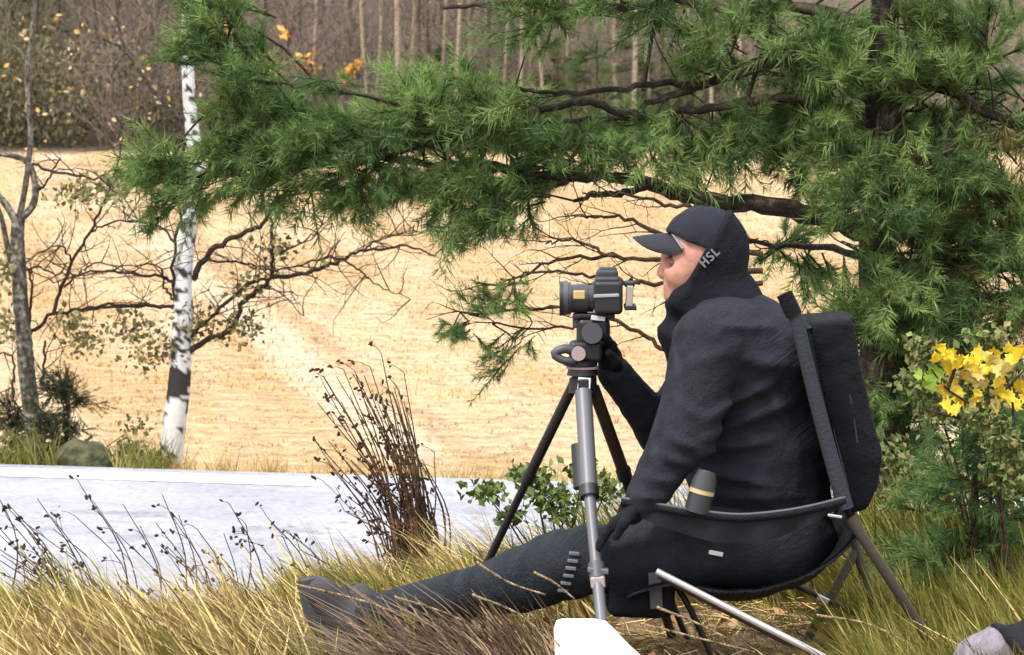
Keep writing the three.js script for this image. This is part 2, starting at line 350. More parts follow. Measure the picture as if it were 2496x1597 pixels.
{
  const lists = { gold: [], olive: [], brown: [], stray: [] };
  for (let i = 0; i < 13000; i++) {
    const far = i > 11500;
    const x = far ? R(-7, 7) : R(-1.75, 1.75), d = far ? R(6.5, 12.8) : R(8.9, 12.4), q = roadQ(x, d);
    if (q > 12.45 || (far && Math.abs(x) < 1.75 && d > 8.9)) continue;
    const y = groundY(x, d), [px] = toPx(V(x, y, -d));
    if (d < 9.75 && px > 1330 && px < 1580) { if (rnd() < 0.75) continue; }
    if (px > 900 && px < 2100 && d > 9.5 && d < 10.6 && rnd() < 0.45) continue;
    const n = fbm(x * 1.7, d * 1.7, 12), p = V(x, y - 0.01, -d);
    let type = n > 0.05 ? 'olive' : rnd() < 0.12 ? 'brown' : 'gold', s = R(0.55, 1.1);
    if (px > 840 && px < 1520 && d < 10.1) { if (rnd() < 0.78) type = 'brown'; }
    if (px > 2060 && rnd() < 0.92) type = 'olive';
    if (px > 1500 && d > 11) { if (rnd() < (px > 2050 ? 0.95 : 0.6)) type = 'olive'; s *= 1.5; }
    if (px > 200 && px < 720 && d > 10.45) { s *= 0.38; if (rnd() < 0.35) continue; } else if (px <= 200 && d > 10.9) s *= 0.55; else if (px < 1150 && d > 10.4) s *= 0.75;
    
    if (px > 1480 && px < 2100 && d < 11) { if (rnd() < 0.5) continue; s *= 0.42; if (rnd() < 0.35) type = 'brown'; }
    if (d < 9.5) s *= 0.7;
    const t = rnd();
    const c = type === 'gold' ? mixc([0.32, 0.235, 0.10], [0.66, 0.53, 0.27], t) : type === 'olive' ? mixc([0.15, 0.16, 0.04], [0.40, 0.36, 0.12], t) : mixc([0.12, 0.08, 0.05], [0.42, 0.30, 0.18], t * t);
    if (type === 'gold' && rnd() < 0.3) type = 'stray';
    lists[type].push({ p, s: V(s * R(0.8, 1.2), s * R(0.75, 1.25), s), r: [R(-0.35, 0.35), R(-1.1, 1.1), R(-0.3, 0.3)], c });
  }
  for (let i = 0; i < 620; i++) {
    const d = R(9.35, 9.78), px = 850 + 690 * Math.pow(rnd(), 0.75), x = (px - CX) / F * d, t = rnd(); if (px > 1335 && px < 1590 && d < 9.68) continue;
    const s = R(0.6, 1.3) * (px < 960 ? 0.6 : px > 1330 ? 0.75 : 1.3);
    lists.brown.push({ p: V(x, groundY(x, d) - 0.01, -d), s: V(s, s * R(0.8, 1.3), s), r: [R(-0.2, 0.2), R(-0.7, 0.7), R(-0.2, 0.2)], c: mixc([0.10, 0.066, 0.046], [0.46, 0.34, 0.21], t * t) });
  }
  tag(scatter('dry_grass', blades(9, 0.2, 0.0095, -0.75, 0.06), M.straw, lists.gold), 'golden dry grass leaning left on the near bank', 'grass');
  tag(scatter('dry_grass', blades(9, 0.17, 0.009, -0.15, 0.08, 0.9), M.straw, lists.stray), 'tangled bent straw among the leaning golden grass', 'grass');
  tag(scatter('green_grass', blades(10, 0.17, 0.0095, -0.6, 0.07), M.straw, lists.olive), 'olive green grass growing between the golden grass', 'grass');
  tag(scatter('dead_grass', blades(9, 0.16, 0.010, -0.6, 0.08, 0.7), M.straw, lists.brown), 'matted brown dead grass in front of the man\'s legs', 'grass');
  { // fallen straw and dead leaves lying on the bank
    const straw = [], dead = [];
    for (let i = 0; i < 3600; i++) { const x = R(-1.6, 1.6), d = R(9.2, 12.1); if (roadQ(x, d) > 12.3) continue; straw.push({ p: V(x, groundY(x, d) + R(0.005, 0.05), -d), s: V(R(0.5, 0.9), R(0.4, 1.2), R(0.5, 0.9)), r: [R(-0.4, 0.4), R(-1.2, 1.2), 1.25 + R(-0.35, 0.35)], c: mixc([0.3, 0.2, 0.1], [0.66, 0.52, 0.3], rnd()) }); }
    tag(scatter('fallen_straw', blades(4, 0.17, 0.0055, -0.1, 0.04, 0.5), M.straw, straw), 'fallen matted straw lying on the bank', 'straw');
    const g = new THREE.BufferGeometry(); g.setAttribute('position', new THREE.Float32BufferAttribute([-1, 0, 0, -0.2, 0.12, 0.55, 0.1, -0.05, 0, -0.1, 0.15, -0.5, 1, 0.1, 0.05, 0.5, 0.2, 0.42, 0.45, 0.16, -0.4], 3)); g.setIndex([0, 1, 2, 0, 2, 3, 2, 1, 5, 2, 5, 4, 2, 4, 6, 2, 6, 3]); g.computeVertexNormals(); tint(g, [1, 1, 1]);
    for (let i = 0; i < 420; i++) { const x = R(-1.6, 1.6), d = R(9.3, 12); if (roadQ(x, d) > 12.3) continue; dead.push({ p: V(x, groundY(x, d) + R(0.01, 0.06), -d), s: R(0.012, 0.026), r: [R(-0.6, 0.6), R(0, 6.28), R(-0.6, 0.6)], c: mixc([0.22, 0.11, 0.05], [0.5, 0.32, 0.14], rnd()) }); }
    tag(scatter('dead_leaves', g, M.straw, dead), 'small brown dead leaves strewn over the bank', 'leaves');
  }
  // verge beyond the road
  const verge = [];
  for (let i = 0; i < 2600; i++) {
    const x = R(-4.2, 4.2), q = 18.5 + Math.pow(rnd(), 1.3) * 2.0, d = q - 0.273 * x, [px] = toPx(V(x, 0, -d));
    const green = px < 420 || (px > 2000 && rnd() < 0.7);
    if (!green && rnd() < 0.35) continue; if (px > 105 && px < 295 && d < 19.6) continue;
    verge.push({ p: V(x, groundY(x, d) - 0.01, -d), s: R(0.35, 1.1) * (green ? 0.95 : 0.6), r: [0, R(0, 6.28), 0], c: green ? mixc([0.09, 0.10, 0.025], [0.25, 0.24, 0.08], rnd()) : mixc([0.32, 0.23, 0.09], [0.55, 0.40, 0.18], rnd()) });
  }
  tag(scatter('verge_grass', blades(10, 0.24, 0.012, 0.05, 0.09), M.straw, verge), 'low weedy grass along the far road edge', 'grass');
  const stub = [];
  for (let i = 0; i < 30000; i++) {
    const d = 20.4 * Math.pow(81 / 20.4, Math.pow(rnd(), 0.62)), x = R(-0.155, 0.155) * d;
    if (roadQ(x, d) < 20) continue;
    const row = Math.sin((d + 0.25 * x) * 3.1 + noise(x * 0.3, d * 0.3, 2)); if (row < -0.2 && rnd() < 0.55) continue;
    const c = fieldColor(x, d), k = R(0.9, 1.08), w = 0.7 + d / 40;
    stub.push({ p: V(x, groundY(x, d) - 0.01, -d), s: V(w, R(0.5, 1.2) * (d < 26 ? 0.8 : 1), w), r: [0, R(0, 6.28), 0], c: [c[0] * k, c[1] * k, c[2] * k * R(0.85, 1)] });
  }
  tag(scatter('stubble', blades(7, 0.055, 0.011, -0.2, 0.09, 0.4, 0.15), M.straw, stub), 'pale straw stubble covering the field', 'stubble');
}

// ---------- branching wood, leaves, needles ----------
function paintBark(g, fn) {
  const p = g.attributes.position, u = g.attributes.uv, a = new Float32Array(p.count * 3);
  for (let i = 0; i < p.count; i++) { const c = fn(u.getX(i), u.getY(i), p.getX(i), p.getY(i), p.getZ(i)); a.set(c, 3 * i); }
  g.setAttribute('color', new THREE.BufferAttribute(a, 3)); return g;
}
function twigs(start, dir, len, r, depth, out, c, droop = 0) { // recursive bare twigs
  const n = 5, pts = [start.clone()]; let p = start.clone(), v = dir.clone().normalize();
  for (let i = 0; i < n; i++) { v.add(V(gauss() * 0.28, gauss() * 0.28 - droop, gauss() * 0.28)).normalize(); p = p.clone().addScaledVector(v, len / n); pts.push(p); }
  out.push(tint(tube(pts, r, r * 0.35, depth > 1 ? 5 : 3), c));
  if (depth > 0) for (let i = 1; i <= n; i++) if (rnd() < 0.75) {
    const w = v.clone().multiplyScalar(0.6).add(V(gauss(), gauss() * 0.8 + 0.25, gauss())).normalize();
    twigs(pts[i], w, len * R(0.35, 0.6), r * 0.5, depth - 1, out, c, droop);
  }
}
function leafQuads(blobs, count, size, cols) { // small leaves: pairs of triangles folded on the midrib
  const pos = [], nor = [], col = [];
  const tot = blobs.reduce((s, b) => s + (b.w ?? 1), 0);
  for (const b of blobs) for (let i = 0; i < count * (b.w ?? 1) / tot; i++) {
    const v = V(gauss(), gauss(), gauss()).multiplyScalar(0.75), p = b.p.clone().add(V(v.x * b.r[0], v.y * b.r[1], v.z * b.r[2]));
    const L = size * R(0.6, 1.3), a = V(gauss(), gauss(), gauss()).normalize(), s = V(gauss(), gauss(), gauss()).cross(a).normalize(), up = V(0, 0, 0).crossVectors(a, s);
    const tip = p.clone().addScaledVector(a, L), mid = p.clone().addScaledVector(a, L * 0.45);
    const l = mid.clone().addScaledVector(s, L * 0.34).addScaledVector(up, L * 0.1), r = mid.clone().addScaledVector(s, -L * 0.34).addScaledVector(up, L * 0.1);
    const c = mixc(...pick(cols), rnd());
    for (const [x, y, z] of [[p, l, tip], [p, tip, r]]) { const n = V(0, 0, 0).crossVectors(y.clone().sub(x), z.clone().sub(x)).normalize(); for (const q of [x, y, z]) { pos.push(q.x, q.y, q.z); nor.push(n.x, n.y, n.z); col.push(...c); } }
  }
  const g = new THREE.BufferGeometry();
  g.setAttribute('position', new THREE.Float32BufferAttribute(pos, 3)); g.setAttribute('normal', new THREE.Float32BufferAttribute(nor, 3)); g.setAttribute('color', new THREE.Float32BufferAttribute(col, 3)); return g;
}
const blob = (px, py, d, rx, ry, rz = 0.2, w = 1) => ({ p: at(px, py, d), r: [rx * d / F, ry * d / F, rz], w });
// a needle-covered shoot pointing along +x, about 0.2 m long
function spray(shoots, perShoot, len, needle, w) {
  const pos = [], nor = [], col = [];
  const tri = (a, b, c, k) => { const n = V(0, 0, 0).crossVectors(b.clone().sub(a), c.clone().sub(a)).normalize(); for (const q of [a, b, c]) { pos.push(q.x, q.y, q.z); nor.push(n.x, n.y, n.z); col.push(...k); } };
  for (let s = 0; s < shoots; s++) {
    const o = s ? V(len * R(0.05, 0.55), 0, 0) : V(0, 0, 0), dir = s ? V(0.8, gauss() * 0.5 + 0.15, gauss() * 0.9).normalize() : V(1, 0.12, 0), L = len * (s ? R(0.45, 0.75) : 1);
    const e = o.clone().addScaledVector(dir, L), sd = V(0, 0.0022, 0.0022);
    tri(o.clone().sub(sd), o.clone().add(sd), e, [0.35, 0.24, 0.16]); tri(o.clone().add(V(0, 0.0022, -0.0022)), o.clone().add(V(0, -0.0022, 0.0022)), e, [0.35, 0.24, 0.16]);
    for (let i = 0; i < perShoot; i++) {
      const t = R(0.18, 1), b = o.clone().addScaledVector(dir, L * t), rad = V(gauss(), gauss(), gauss()); rad.addScaledVector(dir, -rad.dot(dir)).normalize();
      const nd = dir.clone().multiplyScalar(R(0.55, 1.1)).addScaledVector(rad, R(0.6, 1)).normalize(), sid = V(gauss(), gauss(), gauss()).cross(nd).normalize().multiplyScalar(w / 2);
      const k = R(0.7, 1.2); tri(b.clone().sub(sid), b.clone().add(sid), b.clone().addScaledVector(nd, needle * R(0.7, 1.15)), [k, k, k * R(0.8, 1.05)]);
    }
  }
  const g = new THREE.BufferGeometry();
  g.setAttribute('position', new THREE.Float32BufferAttribute(pos, 3)); g.setAttribute('normal', new THREE.Float32BufferAttribute(nor, 3)); g.setAttribute('color', new THREE.Float32BufferAttribute(col, 3)); return g;
}
const pineSprays = [spray(3, 44, 0.17, 0.05, 0.0034), spray(4, 36, 0.15, 0.046, 0.0034), spray(2, 60, 0.2, 0.052, 0.0034)];
const spruceSprays = [spray(6, 55, 0.22, 0.022, 0.003), spray(5, 60, 0.2, 0.02, 0.003)];
const X1 = V(1, 0, 0);
// fills blobs with needle shoots carried by branchlets that start on the given limbs
function needles(tree, limbs, blobs, protos, barkCol) {
  const wood = [], lists = protos.map(() => []);
  const pts = limbs.flatMap(l => l.pts);
  for (const b of blobs) {
    const nB = Math.max(2, Math.round(b.n * 0.43 / 7));
    for (let i = 0; i < nB; i++) {
      const v = V(gauss(), gauss(), gauss()).multiplyScalar(0.62), tgt = b.p.clone().add(V(v.x * b.r[0], v.y * b.r[1], v.z * b.r[2]));
      let best = null, bd = 1e9;
      for (let k = 0; k < 26; k++) { const p = pick(b.pts || pts), dd = p.distanceTo(tgt) + (b.toward ? 0.25 * Math.max(0, tgt.x - p.x) : 0); if (dd < bd && dd > 0.04) { bd = dd; best = p; } }
      const mid = best.clone().lerp(tgt, 0.5).add(V(gauss() * 0.04, 0.06 * bd + gauss() * 0.03, gauss() * 0.05));
      const cv = smooth([best, mid, tgt], 6);
      wood.push(tint(tube(cv, clamp(0.012 * bd, 0.003, 0.012), 0.0018, 4), barkCol));
      const hue = rnd(), fl = tgt.clone().sub(mid).normalize();
      for (let k = 0; k < 7; k++) {
        const t = k < 2 ? 1 : R(0.45, 1), p = cv[Math.min(6, Math.round(t * 6))].clone().add(V(gauss() * 0.05, gauss() * 0.035, gauss() * 0.06));
        const dir = fl.clone().multiplyScalar(0.8).add(V(gauss() * 0.55 - (b.left ?? 0.2), gauss() * 0.18 + 0.1, gauss() * 0.7)).normalize();
        const q = new THREE.Quaternion().setFromUnitVectors(X1, dir).multiply(new THREE.Quaternion().setFromAxisAngle(X1, R(0, 6.28)));
        const c = mixc(b.c[0], b.c[1], clamp(hue + R(-0.35, 0.35), 0, 1));
        lists[Math.floor(rnd() * protos.length)].push({ p, q, s: (b.s ?? 1) * R(0.7, 1.25), c });
      }
    }
  }
  if (wood.length) part('branchlets', wood, M.bark, tree, 'stuff');
  lists.forEach((l, i) => { if (l.length) scatter('needles', protos[i], M.needle, l, tree); });
}

// ---------- birch beside the road ----------
{
  const d = 19.75, t = thing('birch_tree', 'slim white birch with black bark marks standing beyond the road', 'tree');
  const tr = [[412, 1175], [416, 1120], [424, 1040], [434, 960], [440, 890], [441, 830], [447, 760], [444, 690], [452, 600], [462, 520], [474, 440], [480, 390], [470, 330], [462, 250], [458, 180], [456, 80], [462, -60], [470, -500], [462, -1200]];
  const pts = smooth(tr.map(([x, y]) => at(x, y, d)), 190);
  const foot = pts[0].clone(); foot.y = groundY(foot.x, d) - 0.08; pts.unshift(foot);
  const g = tube(pts, 0.064, 0.022, 18, 0.06);
  const band = (y) => { const b = at(0, 905, d).y, c = at(0, 965, d).y; return y < b && y > c; };
  paintBark(g, (u, v, x, y, z) => {
    const n = noise(u * 9 + 3, v * 22, 1.3) + 0.5 * noise(u * 30, v * 50, 4), m = noise(u * 14, v * 9, 9.1);
    if (band(y) && n > -0.35) return [0.035, 0.03, 0.028];
    if (n > 0.25 || (n > 0.04 && m > 0.18)) return [0.035, 0.03, 0.026];
    const k = 0.8 + 0.12 * noise(u * 20, v * 60, 6); return [k, k * 0.98, k * 0.96];
  });
  M.birch = std([0.92, 0.92, 0.92], 0.8, { vertexColors: true, bumpMap: rep(grainBump, 5), bumpScale: 0.006 });
  part('trunk', g, M.birch, t);
  const bc = [0.075, 0.042, 0.026], list = [
    [[[434, 872], [500, 835], [566, 800], [590, 740], [640, 700], [662, 675]], 0.016, 0.011],
    [[[662, 675], [664, 620], [664, 560], [655, 510], [690, 475], [712, 478]], 0.01, 0.004],
    [[[662, 675], [740, 668], [790, 650], [838, 632], [880, 612], [960, 602], [1020, 606], [1060, 625]], 0.012, 0.004],
    [[[838, 632], [880, 662], [930, 700], [1000, 730]], 0.006, 0.002],
    [[[838, 632], [800, 628], [740, 642], [668, 662]], 0.007, 0.004],
    [[[885, 610], [915, 590], [950, 575], [1000, 568], [1062, 558]], 0.006, 0.002],
    [[[440, 850], [470, 815], [510, 775], [560, 730], [610, 690], [660, 676]], 0.013, 0.007],
    [[[470, 680], [490, 640], [530, 600], [590, 568], [640, 548], [670, 490], [700, 478]], 0.018, 0.008],
    [[[505, 632], [580, 640], [640, 650], [662, 662]], 0.006, 0.004],
    [[[664, 620], [720, 600], [760, 575], [785, 550], [810, 520]], 0.006, 0.002],
    [[[446, 775], [425, 720], [422, 660], [428, 580], [438, 520], [420, 470], [400, 440]], 0.011, 0.004],
    [[[440, 745], [400, 748], [330, 742], [250, 745], [170, 755]], 0.01, 0.006],
    [[[428, 690], [390, 675], [330, 668], [270, 660], [200, 668], [130, 690]], 0.009, 0.003],
    [[[425, 590], [390, 555], [350, 540], [310, 535]], 0.007, 0.003],
    [[[425, 730], [400, 700], [395, 660], [370, 645], [300, 648]], 0.007, 0.003],
    [[[455, 300], [420, 272], [385, 232], [350, 190], [315, 140], [290, 112], [250, 95]], 0.015, 0.006],
    [[[400, 250], [388, 190], [384, 130], [388, 60]], 0.009, 0.004],
    [[[310, 130], [290, 80], [285, 20], [270, -40]], 0.009, 0.004],
    [[[640, 700], [690, 720], [740, 770]], 0.005, 0.002],
  ];
  for (const [l, a, b] of list) {
    const o = R(-0.25, 0.25), m = limb(l.map(([x, y], i) => [x, y, o * i / l.length]), d, a, b, 6, 0.008);
    const up = l[0][1] < 305; part('branch', tint(m.geo, up ? [0.2, 0.165, 0.15] : bc), M.bark, t);
    const tw = [];
    for (let i = 4; i < m.pts.length; i += 2) if (rnd() < 0.8) twigs(m.pts[i], V(gauss() * 0.8, R(-0.3, 0.9), gauss() * 0.7), R(0.12, 0.34), 0.0042, 1, tw, up ? [0.2, 0.165, 0.15] : bc, 0.02);
    if (tw.length) part('twigs', tw, M.bark, t, 'stuff');
  }
  part('leaves', leafQuads([blob(480, 780, d, 60, 60), blob(590, 800, d, 60, 50), blob(680, 610, d, 60, 40, 0.2, 0.7), blob(690, 510, d, 40, 40, 0.2, 0.5), blob(330, 800, d, 90, 50), blob(380, 860, d, 90, 45, 0.2, 1.2), blob(820, 490, d, 60, 40, 0.2, 0.7), blob(600, 700, d, 70, 60, 0.2, 0.6)], 900, 0.034, [[[0.12, 0.11, 0.03], [0.22, 0.19, 0.06]], [[0.07, 0.06, 0.03], [0.12, 0.1, 0.04]]]), M.leafy, t, 'stuff');
}
// ---------- grey-barked tree at the left edge ----------
{
  const d = 19.9, t = thing('grey_tree', 'lichen grey forked tree at the left edge beyond the road', 'tree');
  const pts = smooth([[100, 1180], [96, 1130], [86, 1060], [74, 980], [64, 900], [58, 820], [50, 740], [46, 660], [42, 590], [44, 535]].map(([x, y]) => at(x, y, d)), 90);
  const f = pts[0].clone(); f.y = groundY(f.x, d) - 0.08; pts.unshift(f);
  const bark = (u, v) => { const n = noise(u * 22, v * 14, 2) + 0.6 * noise(u * 60, v * 40, 5); return mixc([0.13, 0.12, 0.10], [0.5, 0.5, 0.45], sstep(-0.35, 0.5, n)); };
  part('trunk', paintBark(tube(pts, 0.05, 0.034, 16, 0.1), bark), M.bark, t);
  const arms = [[[[44, 545], [62, 450], [74, 330], [66, 180], [84, 20], [90, -200]], 0.017, 0.008], [[[44, 540], [80, 500], [85, 450], [70, 400], [30, 380], [-40, 372]], 0.02, 0.012], [[[42, 545], [15, 500], [-10, 470], [-60, 400]], 0.02, 0.013], [[[30, 650], [15, 590], [0, 520], [-30, 470]], 0.016, 0.011]];
  for (const [l, a, b] of arms) part('limb', paintBark(limb(l, d, a, b, 10).geo, bark), M.bark, t);
  const bc = [0.075, 0.044, 0.027];
  for (const [l, a, b] of [
    [[[70, 820], [95, 795], [130, 765], [200, 755], [300, 748], [400, 745]], 0.011, 0.006],
    [[[130, 765], [155, 690], [175, 640], [215, 570], [250, 500], [275, 440], [290, 380], [300, 300]], 0.01, 0.004],
    [[[80, 400], [130, 420], [200, 432], [260, 445], [280, 470]], 0.008, 0.004],
    [[[85, 470], [110, 450], [130, 410], [145, 385]], 0.007, 0.004],
    [[[55, 660], [90, 650], [140, 670], [165, 640]], 0.006, 0.004],
    [[[175, 640], [150, 600], [110, 610], [60, 640]], 0.006, 0.003],
    [[[215, 570], [260, 545], [330, 540], [400, 560]], 0.006, 0.003],
    [[[155, 700], [200, 660], [240, 640], [330, 660]], 0.006, 0.003],
    [[[100, 940], [108, 890], [110, 830]], 0.008, 0.006], [[[70, 800], [78, 720], [70, 660]], 0.008, 0.006], [[[30, 980], [32, 920], [28, 870], [-20, 850]], 0.008, 0.004],
  ]) {
    const o = R(-0.3, 0.3), m = limb(l.map(([x, y], i) => [x, y, o * i / l.length]), d, a, b, 6, 0.008);
    part('branch', tint(m.geo, bc), M.bark, t);
    const tw = []; for (let i = 3; i < m.pts.length; i += 2) if (rnd() < 0.75) twigs(m.pts[i], V(gauss() * 0.8, R(-0.4, 0.9), gauss() * 0.7), R(0.1, 0.3), 0.004, 1, tw, bc);
    if (tw.length) part('twigs', tw, M.bark, t, 'stuff');
  }
  part('leaves', leafQuads([blob(220, 470, d, 110, 45, 0.25, 1.5), blob(180, 790, d, 60, 40, 0.2, 0.6), blob(300, 440, d, 60, 40, 0.2, 0.6), blob(10, 650, d, 30, 60, 0.2, 0.5), blob(15, 800, d, 30, 60, 0.2, 0.6), blob(200, 830, d, 60, 40, 0.2, 0.6)], 800, 0.036, [[[0.13, 0.12, 0.04], [0.24, 0.21, 0.08]]]), M.leafy, t, 'stuff');
}
// ---------- small spruces and a mossy boulder at the road's far edge ----------
function spruce(name, label, group, px, py, d, h, w, col, n, s, protos = spruceSprays) {
  const base = at(px, py, d); base.y = groundY(base.x, d) - 0.03;
  const t = thing(name, label, 'tree', group), top = base.clone().add(V(0.04 * h, h, 0)), pts = smooth([base, base.clone().lerp(top, 0.5).add(V(0.02, 0, 0)), top], 16);
  part('trunk', tint(tube(pts, 0.02 * h, 0.003 * h, 7), [0.12, 0.08, 0.055]), M.bark, t);
  const bl = []; for (let i = 0; i < 9; i++) { const f = i / 9, r = w * (1 - f) + 0.05 * h; bl.push({ p: base.clone().lerp(top, 0.1 + 0.9 * f), r: [r, 0.07 * h, r], n: n / 9 * (1.3 - f), c: col, s, left: 0 }); }
  needles(t, [{ pts }], bl, protos, [0.12, 0.08, 0.055]); return t;
}
spruce('young_spruce', 'small dark green spruce against the grey tree trunk', 'small spruces beyond the road', 150, 1100, 19.6, 0.55, 0.2, [[0.022, 0.035, 0.012], [0.06, 0.075, 0.03]], 150, 0.75);
spruce('young_spruce', 'low dark spruce at the left picture edge behind the grey tree', 'small spruces beyond the road', 15, 1110, 20.4, 0.5, 0.24, [[0.02, 0.03, 0.012], [0.055, 0.065, 0.028]], 170, 0.8);
{
  const c = at(200, 1148, 19.35), g = skin((x, y, z) => ellip(c, 0.165, 0.15, 0.16)(x, y, z) + 0.02 * fbm(x * 9, y * 9, z * 9), c.clone().addScalar(-0.25), c.clone().addScalar(0.25), 0.014);
  paintBark(g, (u, v, x, y, z) => mixc([0.035, 0.04, 0.016], [0.12, 0.12, 0.055], sstep(-0.4, 0.5, fbm(x * 18, y * 18, z * 18))));
  tag(part('mossy_boulder', g, std([1, 1, 1], 0.95, { vertexColors: true, bumpMap: rep(grainBump, 5), bumpScale: 0.02 }), scene), 'round mossy boulder between the grey tree and the birch', 'boulder');
}
// ---------- big pine on the right ----------
{
  const d = 12.4, t = thing('pine_tree', 'large pine with long needle boughs behind the seated man', 'tree');
  const tp = smooth([[2160, 1420], [2156, 1200], [2150, 1000], [2146, 800], [2140, 650], [2142, 500], [2146, 350], [2150, 200], [2156, 60], [2160, -120], [2170, -900], [2150, -2200], [2160, -4200]].map(([x, y]) => at(x, y, d)), 90);
  const f = tp[0].clone(); f.y = groundY(f.x, d) - 0.1; tp.unshift(f);
  const bark = (u, v) => { const n = noise(u * 26, v * 9, 2) + 0.6 * noise(u * 60, v * 30, 5); return mixc([0.035, 0.026, 0.02], [0.2, 0.15, 0.115], sstep(-0.25, 0.6, n)); };
  part('trunk', paintBark(tube(tp, 0.076, 0.03, 18, 0.1), bark), M.bark, t);
  const limbs = [{ pts: tp.slice(8, 60) }];
  const add = (l, a, b, jag = 0.006) => { const m = limb(l, d, a, b, 9, jag); part('limb', paintBark(m.geo, bark), M.bark, t); limbs.push(m); return m; };
  add([[2140, 585], [2060, 548], [1960, 520], [1850, 497], [1740, 492], [1650, 470], [1580, 448], [1500, 432], [1420, 432], [1330, 452]], 0.037, 0.013);
  add([[1600, 450, 0], [1520, 470, 0], [1450, 476, 0], [1400, 490, 0.1]], 0.014, 0.006);
  add([[2140, 250], [2000, 165], [1900, 150], [1820, 175], [1700, 210], [1610, 245], [1560, 262]], 0.024, 0.008);
  add([[2140, 300], [1950, 245], [1860, 240], [1760, 262], [1650, 275], [1560, 285], [1450, 290], [1300, 300]], 0.02, 0.006);
  add([[1700, 208], [1600, 205], [1500, 218], [1400, 225], [1300, 222], [1220, 205], [1150, 195]], 0.012, 0.004);
  add([[1560, 285], [1480, 262], [1400, 250], [1250, 290], [1150, 330], [1000, 350], [880, 330], [760, 300], [640, 260], [560, 200], [520, 90]], 0.015, 0.006);
  add([[1420, 432], [1300, 430], [1180, 400], [1050, 400], [930, 385], [800, 400], [680, 420], [560, 430], [430, 430], [350, 410]], 0.016, 0.005);
  add([[2140, 60], [1950, 20], [1800, 30], [1650, 0], [1560, 10], [1450, 28], [1350, 15], [1200, 10], [1080, 20]], 0.02, 0.006);
  add([[2146, 330], [2240, 210], [2330, 230], [2420, 280], [2540, 300]], 0.022, 0.012);
  add([[2146, 420], [2260, 390], [2380, 370], [2560, 330]], 0.016, 0.01);
  add([[2146, 650], [2260, 640], [2380, 660], [2560, 640]], 0.016, 0.01);
  add([[2150, 900], [2250, 760], [2380, 720], [2540, 720]], 0.016, 0.01);
  add([[2146, 640, 0], [2000, 600, 0.3], [1880, 600, 0.4], [1780, 570, 0.5]], 0.014, 0.005);
  add([[2152, 1050], [2080, 960], [2060, 860]], 0.01, 0.005); add([[2152, 1060], [2230, 980], [2330, 960]], 0.01, 0.005);
  const dead = [];
  // thin bare lower branches reaching left behind the camera
  for (const [l, a] of [
    [[[1860, 660], [1740, 665], [1620, 640], [1500, 625], [1420, 628], [1340, 640], [1250, 690], [1160, 690]], 0.009],
    [[[1860, 690], [1700, 700], [1560, 690], [1440, 700], [1360, 750], [1250, 752], [1160, 770], [1120, 760]], 0.008],
    [[[1860, 620], [1720, 600], [1600, 560], [1520, 530], [1450, 530], [1400, 525]], 0.009],
    [[[1700, 500], [1640, 500], [1560, 480], [1480, 470], [1420, 470]], 0.007],
    [[[1640, 860], [1580, 830], [1520, 790], [1460, 770], [1380, 800], [1290, 800], [1200, 790]], 0.008],
    [[[1560, 690], [1500, 680], [1400, 670], [1300, 665], [1220, 680]], 0.006],
    [[[1500, 625], [1440, 600], [1380, 590], [1330, 595]], 0.006],
  ]) {
    const m = limb(l.map(([x, y], i) => [x, y, 0.15 * i / l.length]), d - 0.3, a, 0.003, 6, 0.009); part('dead_branch', paintBark(m.geo, () => [0.10, 0.062, 0.034]), M.bark, t); dead.push(...m.pts.slice(10));
    const tw = []; for (let i = 6; i < m.pts.length; i += 3) twigs(m.pts[i], V(-0.9 + gauss() * 0.4, gauss() * 0.5, gauss() * 0.4), R(0.06, 0.2), 0.003, 1, tw, [0.10, 0.062, 0.034]); part('twigs', tw, M.bark, t, 'stuff');
  }
  const green = [[0.08, 0.16, 0.042], [0.235, 0.345, 0.105]], yel = [[0.11, 0.11, 0.03], [0.2, 0.18, 0.05]];
  const B = (px, py, rx, ry, n, c, o = 0, rz = 0.22, s = 1) => ({ p: at(px, py, d + o), r: [rx * d / F, ry * d / F, rz], n, c, s });
